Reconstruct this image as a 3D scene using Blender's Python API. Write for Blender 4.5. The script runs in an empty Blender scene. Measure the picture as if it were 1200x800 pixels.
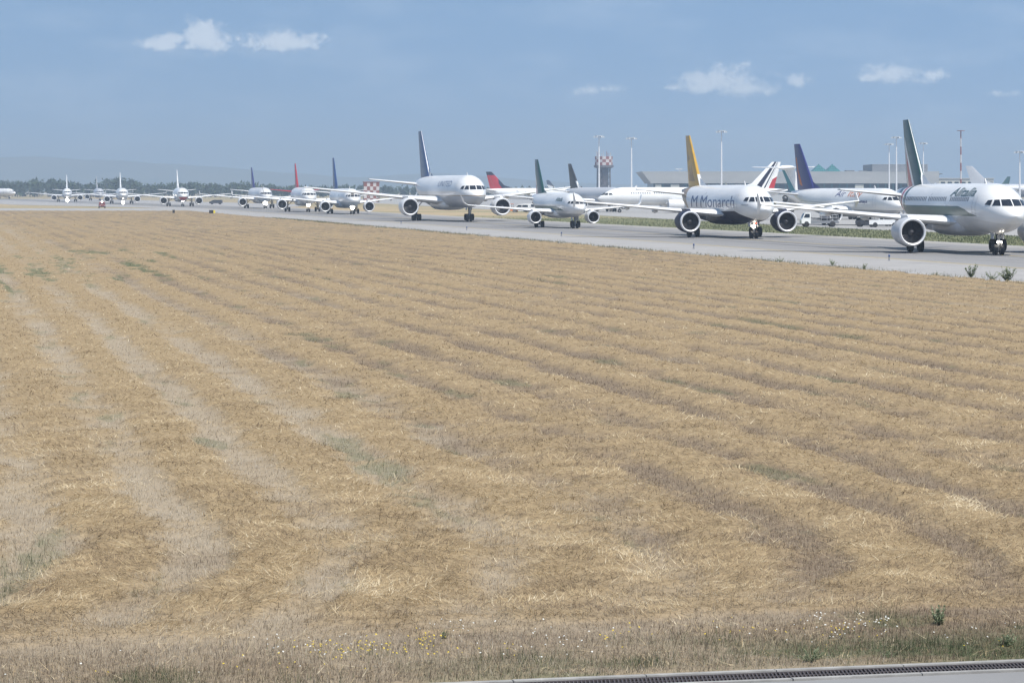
import bpy, bmesh, math, random
import numpy as np
from mathutils import Vector
random.seed(7)
rng = np.random.default_rng(11)
S = bpy.context.scene
COL = S.collection
R_ = math.radians
F, H, HY = 3500.0, 5.4, 222.0          # survey of the place: focal length in photo pixels, eye height, horizon row

def gp(px, py):                        # a spot on the ground, from the survey of the photograph
    Y = F * H / (py - HY)
    return (px - 600) * Y / F, Y
def xat(px, Y): return (px - 600) * Y / F
def zat(py, Y): return H - (py - HY) * Y / F

# ------------------------------------------------------------------ materials
MATS = {}
def newmat(name):
    m = bpy.data.materials.new(name); m.use_nodes = True
    nt = m.node_tree
    return m, nt, nt.nodes, nt.links, nt.nodes['Principled BSDF']

def paint(name, col, rough=0.35, metal=0.0, var=0.06, scale=0.9, coat=0.0, emit=None, streak=True):
    if name in MATS: return MATS[name]
    m, nt, N, L, b = newmat(name)
    tc = N.new('ShaderNodeTexCoord')
    mp = N.new('ShaderNodeMapping'); mp.inputs['Scale'].default_value = (0.35, 1, 1.6) if streak else (1, 1, 1)
    nz = N.new('ShaderNodeTexNoise'); nz.inputs['Scale'].default_value = scale; nz.inputs['Detail'].default_value = 6
    L.new(tc.outputs['Object'], mp.inputs['Vector']); L.new(mp.outputs['Vector'], nz.inputs['Vector'])
    mx = N.new('ShaderNodeMix'); mx.data_type = 'RGBA'
    d = [max(0, c * (1 - 2.2 * var)) for c in col]; u = [min(1, c * (1 + 0.7 * var)) for c in col]
    mx.inputs['A'].default_value = (*d, 1); mx.inputs['B'].default_value = (*u, 1)
    L.new(nz.outputs['Fac'], mx.inputs['Factor'])
    L.new(mx.outputs['Result'], b.inputs['Base Color'])
    mr = N.new('ShaderNodeMapRange'); mr.inputs['To Min'].default_value = rough * 0.75; mr.inputs['To Max'].default_value = min(1, rough * 1.3)
    L.new(nz.outputs['Fac'], mr.inputs['Value']); L.new(mr.outputs['Result'], b.inputs['Roughness'])
    b.inputs['Metallic'].default_value = metal
    b.inputs['Coat Weight'].default_value = coat
    if emit:
        b.inputs['Emission Color'].default_value = (*emit[0], 1); b.inputs['Emission Strength'].default_value = emit[1]
    MATS[name] = m
    return m

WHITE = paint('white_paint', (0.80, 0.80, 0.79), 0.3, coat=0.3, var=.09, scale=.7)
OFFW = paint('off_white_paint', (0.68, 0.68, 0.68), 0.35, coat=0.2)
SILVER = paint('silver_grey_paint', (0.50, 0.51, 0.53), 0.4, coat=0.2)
WINGP = paint('wing_grey_paint', (0.62, 0.63, 0.64), 0.4)
LGREY = paint('light_grey_paint', (0.42, 0.43, 0.45), 0.4)
MGREY = paint('mid_grey_paint', (0.2, 0.21, 0.23), 0.5)
DARK = paint('dark_rubber', (0.025, 0.025, 0.028), 0.75)
INTAKE = paint('intake_dark', (0.03, 0.03, 0.036), 0.6)
FANM = paint('fan_titanium', (0.035, 0.037, 0.045), 0.5, metal=0.2)
LIPM = paint('polished_lip', (0.72, 0.73, 0.75), 0.45, metal=0.25, var=0.03)
GLASS = paint('cockpit_glass', (0.018, 0.022, 0.03), 0.08, var=0.1)
CABW = paint('cabin_window_glass', (0.06, 0.075, 0.10), 0.2)
STRUT = paint('gear_strut', (0.2, 0.205, 0.215), 0.5)
GREEN = paint('dark_green_paint', (0.007, 0.052, 0.043), 0.35, coat=0.3)
BANDG = paint('grey_green_band', (0.045, 0.10, 0.085), 0.4, coat=0.2)
RED = paint('red_paint', (0.42, 0.025, 0.035), 0.35, coat=0.3)
NAVY = paint('navy_paint', (0.006, 0.008, 0.032), 0.5)
BLUE = paint('blue_paint', (0.02, 0.05, 0.16), 0.35, coat=0.3)
VIOL = paint('violet_blue_paint', (0.030, 0.030, 0.16), 0.35, coat=0.3)
YELL = paint('mustard_paint', (0.60, 0.36, 0.055), 0.4, coat=0.2, var=0.12)
BROWNY = paint('dark_mustard_paint', (0.34, 0.19, 0.04), 0.4, coat=0.2, var=0.12)
GOLDB = paint('gold_brown_paint', (0.36, 0.24, 0.13), 0.4, coat=0.2, var=0.2)
ORANGE = paint('orange_paint', (0.62, 0.16, 0.03), 0.45)
DKGREY = paint('dark_grey_paint', (0.05, 0.052, 0.06), 0.45)
PALEB = paint('pale_blue_paint', (0.36, 0.43, 0.52), 0.35, coat=0.2)
TEAL = paint('teal_paint', (0.05, 0.22, 0.26), 0.35, coat=0.2)
YSIGN = paint('yellow_sign', (0.75, 0.6, 0.04), 0.5)
LAMP = paint('lit_lamp', (1, 1, 1), 0.3, emit=((1, 0.93, 0.8), 30.0))
LAMPR = paint('lit_beacon', (0.9, 0.1, 0.05), 0.3, emit=((1, 0.12, 0.06), 3.0))
CONC = paint('cast_concrete', (0.36, 0.35, 0.33), 0.9, var=0.28, scale=5, streak=False)
GALV = paint('galvanised_steel', (0.55, 0.57, 0.58), 0.5, metal=0.2)
IRON = paint('cast_iron', (0.07, 0.06, 0.062), 0.7, var=0.2, scale=6)
TGLASS = paint('teal_glass', (0.035, 0.12, 0.13), 0.12, var=0.2)
PYRG = paint('green_roof_glass', (0.035, 0.19, 0.19), 0.5, var=0.2, scale=.5)
FACADE = paint('facade_grey_cladding', (0.43, 0.43, 0.415), 0.6, var=0.12, scale=0.2)
ROOFG = paint('roof_plant_grey', (0.16, 0.165, 0.17), 0.7, var=0.15, scale=0.4)
CREAM = paint('cream_render', (0.50, 0.49, 0.43), 0.8, var=0.08, scale=0.3)
DGLZ = paint('dark_glazing', (0.03, 0.05, 0.06), 0.2, var=0.3, scale=0.3)
LATT = paint('tower_steel', (0.13, 0.12, 0.13), 0.6, var=0.2)
TRED = paint('tower_red', (0.26, 0.085, 0.065), 0.6, var=0.2)
TWHITE = paint('tower_white', (0.56, 0.52, 0.50), 0.6, var=0.15)

# ------------------------------------------------------------------ mesh helper
class MB:
    def __init__(s): s.v = []; s.f = []; s.m = []
    def add(s, vs, fs, mi=0):
        o = len(s.v); s.v += [tuple(p) for p in vs]
        for f in fs: s.f.append([o + i for i in f]); s.m.append(mi)
    def box(s, x0, x1, y0, y1, z0, z1, mi=0):
        s.add([(x0,y0,z0),(x1,y0,z0),(x1,y1,z0),(x0,y1,z0),(x0,y0,z1),(x1,y0,z1),(x1,y1,z1),(x0,y1,z1)],
              [(0,3,2,1),(4,5,6,7),(0,1,5,4),(1,2,6,5),(2,3,7,6),(3,0,4,7)], mi)
    def prism(s, prof, y0, y1, mi=0):          # profile in x,z pushed along y
        n = len(prof)
        s.add([(x, y0, z) for x, z in prof] + [(x, y1, z) for x, z in prof],
              [list(range(n))[::-1], list(range(n, 2*n))] + [(i, (i+1) % n, n+(i+1) % n, n+i) for i in range(n)], mi)
    def tube(s, a, b, r0, r1=None, n=8, mi=0):
        a = Vector(a); b = Vector(b); r1 = r0 if r1 is None else r1
        d = (b - a).normalized(); u = d.orthogonal().normalized(); w = d.cross(u)
        vs = []
        for p, r in ((a, r0), (b, r1)):
            for k in range(n):
                t = 2*math.pi*k/n; vs.append(p + u*(r*math.cos(t)) + w*(r*math.sin(t)))
        s.add(vs, [(k, (k+1) % n, n+(k+1) % n, n+k) for k in range(n)] + [list(range(n))[::-1], list(range(n, 2*n))], mi)
    def loft(s, rings, caps=True, mi=0):
        n = len(rings[0]); vs = [p for r in rings for p in r]; fs = []
        for i in range(len(rings)-1):
            for k in range(n):
                fs.append((i*n+k, i*n+(k+1) % n, (i+1)*n+(k+1) % n, (i+1)*n+k))
        if caps: fs += [list(range(n))[::-1], list(range((len(rings)-1)*n, len(rings)*n))]
        s.add(vs, fs, mi)
    def lathe(s, prof, c, axis='x', n=24, closed=False, mi=0):   # prof (along, radius)
        vs = []
        for a, r in prof:
            for k in range(n):
                t = 2*math.pi*k/n; p = (r*math.cos(t), r*math.sin(t))
                if axis == 'x': vs.append((c[0]+a, c[1]+p[0], c[2]+p[1]))
                elif axis == 'y': vs.append((c[0]+p[0], c[1]+a, c[2]+p[1]))
                else: vs.append((c[0]+p[0], c[1]+p[1], c[2]+a))
        fs = []; m = len(prof)
        for i in range(m if closed else m-1):
            j = (i+1) % m
            for k in range(n): fs.append((i*n+k, i*n+(k+1) % n, j*n+(k+1) % n, j*n+k))
        s.add(vs, fs, mi)
    def build(s, name, mats, parent=None, smooth=False, loc=(0,0,0), rz=0, fix=True, bevel=0):
        me = bpy.data.meshes.new(name); me.from_pydata(s.v, [], s.f)
        if not isinstance(mats, (list, tuple)): mats = [mats]
        for m in mats: me.materials.append(m)
        me.polygons.foreach_set('material_index', s.m)
        if fix:
            bm = bmesh.new(); bm.from_mesh(me)
            bmesh.ops.recalc_face_normals(bm, faces=bm.faces); bm.to_mesh(me); bm.free()
        return link(name, me, parent, smooth, loc, rz)

def link(name, me, parent=None, smooth=False, loc=(0,0,0), rz=0):
    if smooth:
        me.polygons.foreach_set('use_smooth', [True]*len(me.polygons))
        try: me.set_sharp_from_angle(angle=R_(38))
        except Exception: pass
    o = bpy.data.objects.new(name, me); COL.objects.link(o)
    o.location = loc; o.rotation_euler = (0, 0, rz)
    if parent: o.parent = parent
    return o
def tag(o, label=None, cat=None, group=None, kind=None):
    if label: o['label'] = label
    if cat: o['category'] = cat
    if group: o['group'] = group
    if kind: o['kind'] = kind
    return o
def empty(name, loc, rz, label, cat, group=None):
    o = bpy.data.objects.new(name, None); COL.objects.link(o)
    o.empty_display_size = 0.5
    o.location = loc; o.rotation_euler = (0, 0, rz)
    return tag(o, label, cat, group)
def pip(x, z, poly):
    c = False; n = len(poly); j = n-1
    for i in range(n):
        xi, zi = poly[i]; xj, zj = poly[j]
        if (zi > z) != (zj > z) and x < (xj-xi)*(z-zi)/(zj-zi)+xi: c = not c
        j = i
    return c
def paint_polys(me, polys, mats):
    """cut the skin along each painted outline (x,z) and give the inside its own paint"""
    bm = bmesh.new(); bm.from_mesh(me)
    for poly, mat in polys:
        if mat.name not in [m.name for m in me.materials]: me.materials.append(mat)
        mi = [m.name for m in me.materials].index(mat.name)
        n = len(poly)
        for i in range(n):
            (x0, z0), (x1, z1) = poly[i], poly[(i+1) % n]
            d = Vector((x1-x0, 0, z1-z0))
            if d.length < 1e-6: continue
            no = Vector((d.z, 0, -d.x)).normalized()
            mnx, mxx = min(p[0] for p in poly)-.05, max(p[0] for p in poly)+.05
            fs = [f for f in bm.faces if max(v.co.x for v in f.verts) > mnx and min(v.co.x for v in f.verts) < mxx]
            es = {e for f in fs for e in f.edges}; vs = {v for f in fs for v in f.verts}
            bmesh.ops.bisect_plane(bm, geom=list(vs)+list(es)+fs, dist=1e-5, plane_co=(x0, 0, z0), plane_no=no)
        for f in bm.faces:
            c = f.calc_center_median()
            if pip(c.x, c.z, poly): f.material_index = mi
    bm.to_mesh(me); bm.free()

# ------------------------------------------------------------------ airliners
SPEC = {
 'a320': dict(L=37.57, R=1.975, Hh=2.07, zc=3.80, ng=5.07, mg=17.7, track=3.65, ln=6.0, lt=12.6,
    wing=[(1.2,11.4,7.2,2.55,.15),(2.0,12.3,6.6,2.62,.14),(6.4,14.7,3.95,3.02,.12),(16.6,20.1,1.55,4.05,.10)],
    eng=(5.55,11.2,1.16,4.3,1.80,.14), fin=[(28.0,6.4,5.6),(33.9,2.1,11.76)], dorsal=(25.6,5.8),
    stab=[(.4,31.2,4.1,4.75),(6.2,34.6,1.5,5.35)], nw=.38, mw=.58, tip='fence', win=(7.6,30.6,4.38,.535), bogie=1),
 'a321': dict(L=44.5, R=1.975, Hh=2.07, zc=3.80, ng=5.07, mg=22.0, track=3.8, ln=6.0, lt=12.6,
    wing=[(1.2,15.7,7.2,2.55,.15),(2.0,16.6,6.6,2.62,.14),(6.4,19.0,3.95,3.02,.12),(16.6,24.4,1.55,4.05,.10)],
    eng=(5.75,15.5,1.22,4.3,1.83,.14), fin=[(34.9,6.4,5.6),(40.8,2.1,11.76)], dorsal=(32.5,5.8),
    stab=[(.4,38.1,4.1,4.75),(6.2,41.5,1.5,5.35)], nw=.38, mw=.58, tip='fence', win=(7.6,37.5,4.38,.535), bogie=1),
 'b737': dict(L=38.6, R=1.9, Hh=2.0, zc=3.55, ng=4.4, mg=19.5, track=2.9, ln=5.6, lt=12.0,
    wing=[(1.2,13.0,7.6,2.3,.15),(1.95,13.8,6.9,2.35,.14),(6.0,16.2,4.0,2.78,.12),(16.6,22.0,1.6,3.95,.10)],
    eng=(4.85,12.0,1.12,4.2,1.62,.12), fin=[(29.8,6.6,5.3),(35.6,2.2,12.5)], dorsal=(27.6,5.5),
    stab=[(.4,33.2,4.2,4.5),(7.1,37.2,1.5,5.2)], nw=.36, mw=.56, tip='winglet', win=(7.0,31.0,4.05,.51), bogie=1),
 'b767': dict(L=54.9, R=2.515, Hh=2.71, zc=5.05, ng=7.2, mg=29.9, track=4.65, ln=7.6, lt=19.0,
    wing=[(1.5,19.2,10.6,3.35,.15),(2.6,20.2,9.8,3.42,.14),(8.2,24.0,5.6,4.0,.12),(23.6,33.6,2.2,5.75,.10)],
    eng=(7.95,17.6,1.45,5.6,2.45,.15), fin=[(41.6,8.8,7.4),(50.0,3.0,15.85)], dorsal=(38.6,7.7),
    stab=[(.5,45.6,6.0,6.2),(9.3,50.9,2.0,7.2)], nw=.47, mw=.58, tip='plain', win=(9.5,44.0,5.75,.56), bogie=2),
 'e175': dict(L=31.68, R=1.505, Hh=1.68, zc=3.2, ng=3.4, mg=14.8, track=2.6, ln=5.0, lt=10.4,
    wing=[(.9,10.4,5.6,2.2,.15),(1.5,10.9,5.2,2.24,.14),(4.8,12.8,3.2,2.5,.12),(12.4,16.8,1.4,3.15,.10)],
    eng=(4.15,9.9,.86,3.2,1.50,.12), fin=[(23.4,5.6,4.6),(28.0,2.1,9.73)], dorsal=(21.4,4.85),
    stab=[(.3,26.2,3.4,4.0),(5.0,28.9,1.3,4.5)], nw=.31, mw=.48, tip='winglet', win=(5.6,24.5,3.6,.55), bogie=1),
 'md80': dict(L=43.0, R=1.67, Hh=1.78, zc=3.25, ng=3.2, mg=25.0, track=2.5, ln=5.0, lt=10.5,
    wing=[(1.0,18.6,7.4,2.0,.14),(1.7,19.1,6.8,2.05,.13),(5.5,21.0,4.6,2.25,.12),(16.4,26.4,1.6,2.9,.10)],
    eng=(2.9,32.6,.95,6.2,3.75,.12), fin=[(35.2,6.2,4.7),(40.6,3.9,9.05)], dorsal=(33.5,4.9),
    stab=[(.2,40.2,3.8,9.1),(6.1,43.2,1.5,9.25)], nw=.33, mw=.52, tip='plain', win=(6.0,31.0,3.75,.48), bogie=1, rear=True),
}
AF_ = [(1,0),(.75,.032),(.5,.052),(.3,.060),(.12,.045),(.03,.022),(0,0),(.03,-.018),(.12,-.032),(.3,-.04),(.5,-.034),(.75,-.018)]

class Hull:
    def __init__(s, sp): s.sp = sp
    def prof(s, d):
        sp = s.sp; R, Hh, L, ln, lt = sp['R'], sp['Hh'], sp['L'], sp['ln'], sp['lt']
        w, zt, zb = R, Hh, -Hh
        if d < ln:
            u = max(d, 0)/ln; zi = -.26*Hh
            w = R*(1-(1-u)**2.1)**.60
            zt = zi+(Hh-zi)*(1-(1-u)**1.9)**.83
            zb = zi-(Hh+zi)*(1-(1-u)**2.4)**.58
        elif d > L-lt:
            u = (d-(L-lt))/lt
            w = R*(1-.93*u**1.75); zt = Hh*(1-.24*u*u); zb = -Hh+1.62*Hh*u**1.45
            zb = min(zb, zt-.10)
        return w, sp['zc']+zt, sp['zc']+zb
    def side(s, d, z):                        # half width at height z
        w, zt, zb = s.prof(d); c, h = (zt+zb)/2, (zt-zb)/2
        q = 1-((z-c)/h)**2
        return w*math.sqrt(max(q, 0.0))
    def front(s, y, z):                       # station at which the front outline passes (y,z)
        lo, hi = 0.0, s.sp['ln']
        for _ in range(40):
            m = (lo+hi)/2; w, zt, zb = s.prof(m); c, h = (zt+zb)/2, max((zt-zb)/2, 1e-4)
            if (y/max(w, 1e-4))**2+((z-c)/h)**2 > 1: lo = m
            else: hi = m
        return hi

def patch_front(hull, quad, off=0.02, n=5):
    """a pane lying on the nose: quad corners in front view (y,z): bl, br, tr, tl"""
    ng = hull.sp['ng']; vs = []; fs = []
    for j in range(n):
        for i in range(n):
            u, v = i/(n-1), j/(n-1)
            y = (1-v)*((1-u)*quad[0][0]+u*quad[1][0])+v*((1-u)*quad[3][0]+u*quad[2][0])
            z = (1-v)*((1-u)*quad[0][1]+u*quad[1][1])+v*((1-u)*quad[3][1]+u*quad[2][1])
            d = hull.front(y, z)
            r = math.hypot(y, 1.0)
            vs.append((ng-d+off, y*(1+off*.4), z+off*.5))
    for j in range(n-1):
        for i in range(n-1): fs.append((j*n+i, j*n+i+1, (j+1)*n+i+1, (j+1)*n+i))
    return vs, fs

def text_mesh(body, size, shear=0.0, bold=0.0):
    cu = bpy.data.curves.new('lettering', 'FONT'); cu.body = body; cu.size = size; cu.shear = shear; cu.offset = bold
    cu.resolution_u = 3
    o = bpy.data.objects.new('lettering', cu); COL.objects.link(o)
    bpy.context.view_layer.update()
    me = bpy.data.meshes.new_from_object(o.evaluated_get(bpy.context.evaluated_depsgraph_get()))
    bpy.data.objects.remove(o); bpy.data.curves.remove(cu)
    return me

def lettering(hull, parent, body, d0, z0, cap, length, mat, shear=0.0, side=-1, bold=0.0, name='lettering'):
    me = text_mesh(body, cap/0.70, shear, bold/0.70)
    bm = bmesh.new(); bm.from_mesh(me)
    bmesh.ops.triangulate(bm, faces=bm.faces[:])
    xs = [v.co.x for v in bm.verts]; k = length/(max(xs)-min(xs)); x0 = min(xs)
    zz = [v.co.y for v in bm.verts]
    z = min(zz)
    while z < max(zz):
        bmesh.ops.bisect_plane(bm, geom=bm.verts[:]+bm.edges[:]+bm.faces[:], dist=1e-5, plane_co=(0, z, 0), plane_no=(0, 1, 0)); z += .10
    bmesh.ops.triangulate(bm, faces=bm.faces[:])
    ng = hull.sp['ng']
    for v in bm.verts:
        d = d0-(v.co.x-x0)*k; zz = z0+v.co.y
        if side > 0: d = d0+(v.co.x-x0)*k
        y = hull.side(d, zz)
        w, zt, zb = hull.prof(d); c = (zt+zb)/2
        nl = math.hypot(y/w/w, (zz-c)/((zt-zb)/2)**2)+1e-9
        v.co = Vector((ng-d, side*(y+.012*(y/w/w)/nl), zz+.012*((zz-c)/((zt-zb)/2)**2)/nl))
    bm.to_mesh(me); bm.free()
    me.materials.clear(); me.materials.append(mat)
    return link(name, me, parent)

def wing_mesh(secs, ng, sgn):
    m = MB(); rings = []
    for (y, le, ch, z, t) in secs:
        rings.append([(ng-(le+a*ch), sgn*y, z+b*ch*t/.10) for a, b in AF_])
    m.loft(rings); return m

def airliner(kind, label, X, Y, ang, liv, group, lights=(), windows=False, cat='airliner', fine=True):
    sp = SPEC[kind]; hull = Hull(sp); ng = sp['ng']; L, zc, Hh, R = sp['L'], sp['zc'], sp['Hh'], sp['R']
    hd = (math.sin(R_(ang)), -math.cos(R_(ang)))
    root = empty('airliner', (X, Y, GZ), math.atan2(hd[1], hd[0]), label, cat, group)
    fusm = liv.get('fus', WHITE); finm = liv.get('fin', WHITE); engm = liv.get('eng', OFFW); wm = liv.get('wing', WINGP)
    # --- fuselage
    m = MB(); rings = []; ds = []
    ln, lt = sp['ln'], sp['lt']
    for i in range(19): ds.append(ln*(i/18)**1.8 if i else 0.004)
    k = int((L-ln-lt)/1.6)
    for i in range(1, k): ds.append(ln+(L-ln-lt)*i/k)
    for i in range(0, 21): ds.append(L-lt+lt*i/20)
    NR = 40
    for d in ds:
        w, zt, zb = hull.prof(d); c, h = (zt+zb)/2, (zt-zb)/2
        rings.append([(ng-d, w*math.sin(2*math.pi*q/NR), c+h*math.cos(2*math.pi*q/NR)) for q in range(NR)])
    m.loft(rings)
    fus = m.build('fuselage', fusm, root, smooth=True)
    if liv.get('fus_paint'):
        paint_polys(fus.data, [([(ng-a, b) for a, b in poly], mt) for poly, mt in liv['fus_paint']], None)
        fus.data.polygons.foreach_set('use_smooth', [True]*len(fus.data.polygons))
    # belly fairing
    if not sp.get('rear'):
        m = MB(); w0 = sp['wing'][1]; a, b = w0[1]-1.5, w0[1]+w0[2]+2.0; rings = []
        for i in range(13):
            u = i/12; e = math.sqrt(max(0.0, 1-(2*u-1)**4)); d = a+(b-a)*u
            hw = (R*.98)*(.35+.65*e); hh = .25+.62*e*Hh*.5; cz = zc-Hh+.62
            rings.append([(ng-d, hw*math.copysign(abs(math.sin(t))**.7, math.sin(t)), cz-.05+hh*math.copysign(abs(math.cos(t))**.8, math.cos(t))) for t in [2*math.pi*q/20 for q in range(20)]])
        m.loft(rings); m.build('belly_fairing', liv.get('belly', liv.get('fus', WHITE)), root, smooth=True)
    # --- fin
    (le0, c0, z0), (le1, c1, z1) = sp['fin']
    m = MB(); rings = []
    for i in range(9):
        u = i/8; le, ch, z = le0+(le1-le0)*u, c0+(c1-c0)*u, z0+(z1-z0)*u
        if i == 8: pass
        rings.append([(ng-(le+a*ch), b*ch*1.05*(1.0 if i < 8 else .8), z) for a, b in [(p, q+.008 if q > 0 else (q-.012 if q < 0 else 0)) for p, q in AF_]])
    m.loft(rings)
    zb0 = sp['dorsal'][1]
    m.add([(ng-sp['dorsal'][0], 0, zb0-.05), (ng-le0-.9, .17, zb0-.1), (ng-le0-.9, -.17, zb0-.1), (ng-(le0+.9*(le1-le0)/4.6), 0, z0+ (z1-z0)*.19)], [(0,1,3),(0,3,2),(1,2,3),(0,2,1)])
    fin = m.build('tail_fin', finm, root, smooth=True)
    if liv.get('fin_paint'):
        # painted outlines given in fin units: u along the chord at that height (0 leading edge), v up the fin
        def uv(u, v): return (ng-(le0+(le1-le0)*v+(c0+(c1-c0)*v)*u), z0+(z1-z0)*v)
        paint_polys(fin.data, [([uv(*p) for p in poly], mt) for poly, mt in liv['fin_paint']], None)
        fin.data.polygons.foreach_set('use_smooth', [True]*len(fin.data.polygons))
        fin.data.set_sharp_from_angle(angle=R_(38))
    if sp.get('rear'):
        m = MB(); m.lathe([(.9,.02),(.6,.25),(0,.42),(-1.6,.46),(-3.2,.40),(-4.2,.2),(-4.8,.02)], (ng-le1-.4, 0, z1+.08), n=14); m.build('bullet_fairing', WHITE, fin, smooth=True)
    if fine:
        m = MB(); x1 = ng-(le0+c0*.70); 
        (uA, vA) = (.72, .06); 
        pts = []
        for v in (.06, .96):
            le, ch, z = le0+(le1-le0)*v, c0+(c1-c0)*v, z0+(z1-z0)*v
            pts.append((ng-(le+.72*ch), z, ch))
        for sg in (-1, 1):
            m.add([(pts[0][0], sg*.052*pts[0][2], pts[0][1]), (pts[0][0]-.06, sg*.052*pts[0][2], pts[0][1]), (pts[1][0]-.06, sg*.052*pts[1][2], pts[1][1]), (pts[1][0], sg*.052*pts[1][2], pts[1][1])], [(0,1,2,3)])
        m.build('rudder_hinge_line', MGREY, fin, fix=False)
    # --- tailplane
    for sg in (-1, 1):
        secs = [(y, le, ch, z, .10) for (y, le, ch, z) in sp['stab']]
        wing_mesh(secs, ng, sg).build('tailplane', liv.get('stab', wm), root, smooth=True)
    # --- wings
    for sg in (-1, 1):
        wg = wing_mesh(sp['wing'], ng, sg).build('wing', wm, root, smooth=True)
        (yt, let, ct, zt_, tt) = sp['wing'][-1]
        if sp['tip'] == 'fence':
            m = MB(); m.prism([(ng-let-.15, zt_), (ng-let-1.3, zt_+.95), (ng-let-1.9, zt_+.95), (ng-let-1.6, zt_), (ng-let-1.75, zt_-.75), (ng-let-1.35, zt_-.75)], sg*yt, sg*(yt+.06))
            m.build('wingtip_fence', liv.get('tip', WHITE), wg)
        elif sp['tip'] == 'winglet':
            h = 2.4 if kind == 'b737' else 1.45
            m = MB(); m.loft([[(ng-(let+a*ct), sg*yt, zt_+b*ct) for a, b in AF_],
                              [(ng-(let+.55+a*ct*.85), sg*(yt+.42), zt_+.35+b*ct) for a, b in AF_],
                              [(ng-(let+1.5+a*ct*.5), sg*(yt+.42+h*.25), zt_+h+b*ct*.5) for a, b in AF_]])
            m.build('winglet', liv.get('tip', WHITE), wg, smooth=True)
        # leading-edge slats, a brighter metal strip
        if fine:
            m = MB(); ss = sp['wing'][1:]; rings = []
            for (y, le, ch, z, t) in ss:
                k2 = t/.10; rings.append([(ng-(le+a*ch)+.02, sg*(y+.05), z+b*ch*k2*1.03) for a, b in [(.15,.048),(.07,.036),(.02,.02),(-.003,0),(.02,-.016),(.07,-.026),(.1,-.0)]])
            m.loft(rings); m.build('slat', liv.get('slat', WHITE), wg, smooth=True)
        # flap-track fairings
        ss = sp['wing']
        for fy in ((.30, .48, .66) if not sp.get('rear') else ()):
            y = ss[-1][0]*fy
            for (A, B) in zip(ss[:-1], ss[1:]):
                if A[0] <= y <= B[0]:
                    q = (y-A[0])/(B[0]-A[0]); le, ch, z = A[1]+(B[1]-A[1])*q, A[2]+(B[2]-A[2])*q, A[3]+(B[3]-A[3])*q
            ln2 = ch*.75; m = MB()
            m.lathe([(0,.01),(-ln2*.15,.16),(-ln2*.5,.24),(-ln2*.85,.13),(-ln2,.01)], (ng-le-ch*.42, sg*y, z-.22*ch*.18-.12), n=8)
            m.build('flap_fairing', wm, wg, smooth=True)
    # --- engines
    ey, ed, er, el, ez, elip = sp['eng']
    for sg in (-1, 1):
        c = (ng-ed, sg*ey, ez); m = MB()
        m.lathe([(-.10, er*.97), (-.5, er*1.04), (-el*.35, er*1.08), (-el*.65, er*.98), (-el, er*.72), (-el, er*.66), (-el*.6, er*.6), (-el*.42, er*.2), (-el*.3, er*.82), (-.9, er*.84), (-.10, er*.86)], c, n=28, closed=True)
        nac = m.build('engine', engm, root, smooth=True)
        m = MB(); m.lathe([(-.24, er*1.012), (-.08, er*.985), (0, er*.925), (-.05, er*.84), (-.35, er*.825), (-.30, er*.9)], c, n=28, closed=True)
        m.build('intake_lip', liv.get('lip', LIPM), nac, smooth=True)
        m = MB(); m.lathe([(-.35, er*.83), (-.8, er*.80), (-.8, er*.02), (-.82, er*.02), (-.82, er*.845), (-.35, er*.845)], c, n=28, closed=True)
        m.build('intake_duct', INTAKE, nac, smooth=True)
        m = MB(); nb = 22
        for k in range(nb):
            t = 2*math.pi*k/nb; t2 = t+.2
            m.add([(c[0]-.72, c[1]+er*.2*math.cos(t), c[2]+er*.2*math.sin(t)), (c[0]-.66, c[1]+er*.2*math.cos(t2), c[2]+er*.2*math.sin(t2)),
                   (c[0]-.60, c[1]+er*.80*math.cos(t2), c[2]+er*.80*math.sin(t2)), (c[0]-.74, c[1]+er*.80*math.cos(t), c[2]+er*.80*math.sin(t))], [(0,1,2,3)])
        m.build('fan', FANM, nac, fix=False)
        m = MB(); m.lathe([(-.30, .01), (-.42, er*.12), (-.76, er*.27), (-.78, .01)], c, n=16); m.build('spinner', DKGREY, nac, smooth=True)
        m = MB(); m.lathe([(-el*.75, er*.5), (-el, er*.42), (-el-.7, .03)], c, n=16); m.build('exhaust_cone', MGREY, nac, smooth=True)
        m = MB()
        if sp.get('rear'):
            m.box(ng-ed-el*.75, ng-ed-el*.3, min(sg*R*.6, sg*(ey-er*.9)), max(sg*R*.6, sg*(ey-er*.9)), ez-.12, ez+.12)
        else:
            m.prism([(ng-ed-.7, ez+er*.95), (ng-ed-1.2, ez+er*1.22), (ng-ed-el-1.4, ez+er*1.25), (ng-ed-el-1.4, ez+er*.85), (ng-ed-el*.8, ez+er*.7)], sg*ey-.2, sg*ey+.2)
        m.build('pylon', liv.get('pylon', wm), nac)
    # --- landing gear
    def wheel(m_, x, y, r, w): m_.lathe([(-w/2, r*.55), (-w/2, r*.9), (-w*.38, r), (w*.38, r), (w/2, r*.9), (w/2, r*.55)], (x, y, r), axis='y', n=18, closed=True)
    def hub(m_, x, y, r, w): m_.lathe([(-w*.40, .01), (-w*.40, r*.56), (w*.40, r*.56), (w*.40, .01)], (x, y, r), axis='y', n=14)
    r = sp['nw']*1.12; m = MB(); zt0 = zc-Hh+.35
    m.tube((0, 0, r), (.12, 0, zt0), .085, .11); m.tube((0, -.32, r), (0, .32, r), .06); m.tube((.05, 0, zt0*.55+r*.45), (-1.0, 0, zt0), .05)
    m.tube((.14, -.12, r+.75), (.14, .12, r+.75), .09)
    gear = m.build('nose_gear', STRUT, root, smooth=True)
    for sg in (-1, 1):
        m = MB(); wheel(m, 0, sg*.28, r, .32); w_ = m.build('wheel', DARK, gear, smooth=True)
        m = MB(); m.box(-.75, .15, sg*.40, sg*.44, zc-Hh-.42, zc-Hh+.18); m.build('gear_door', LGREY, gear)
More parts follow.
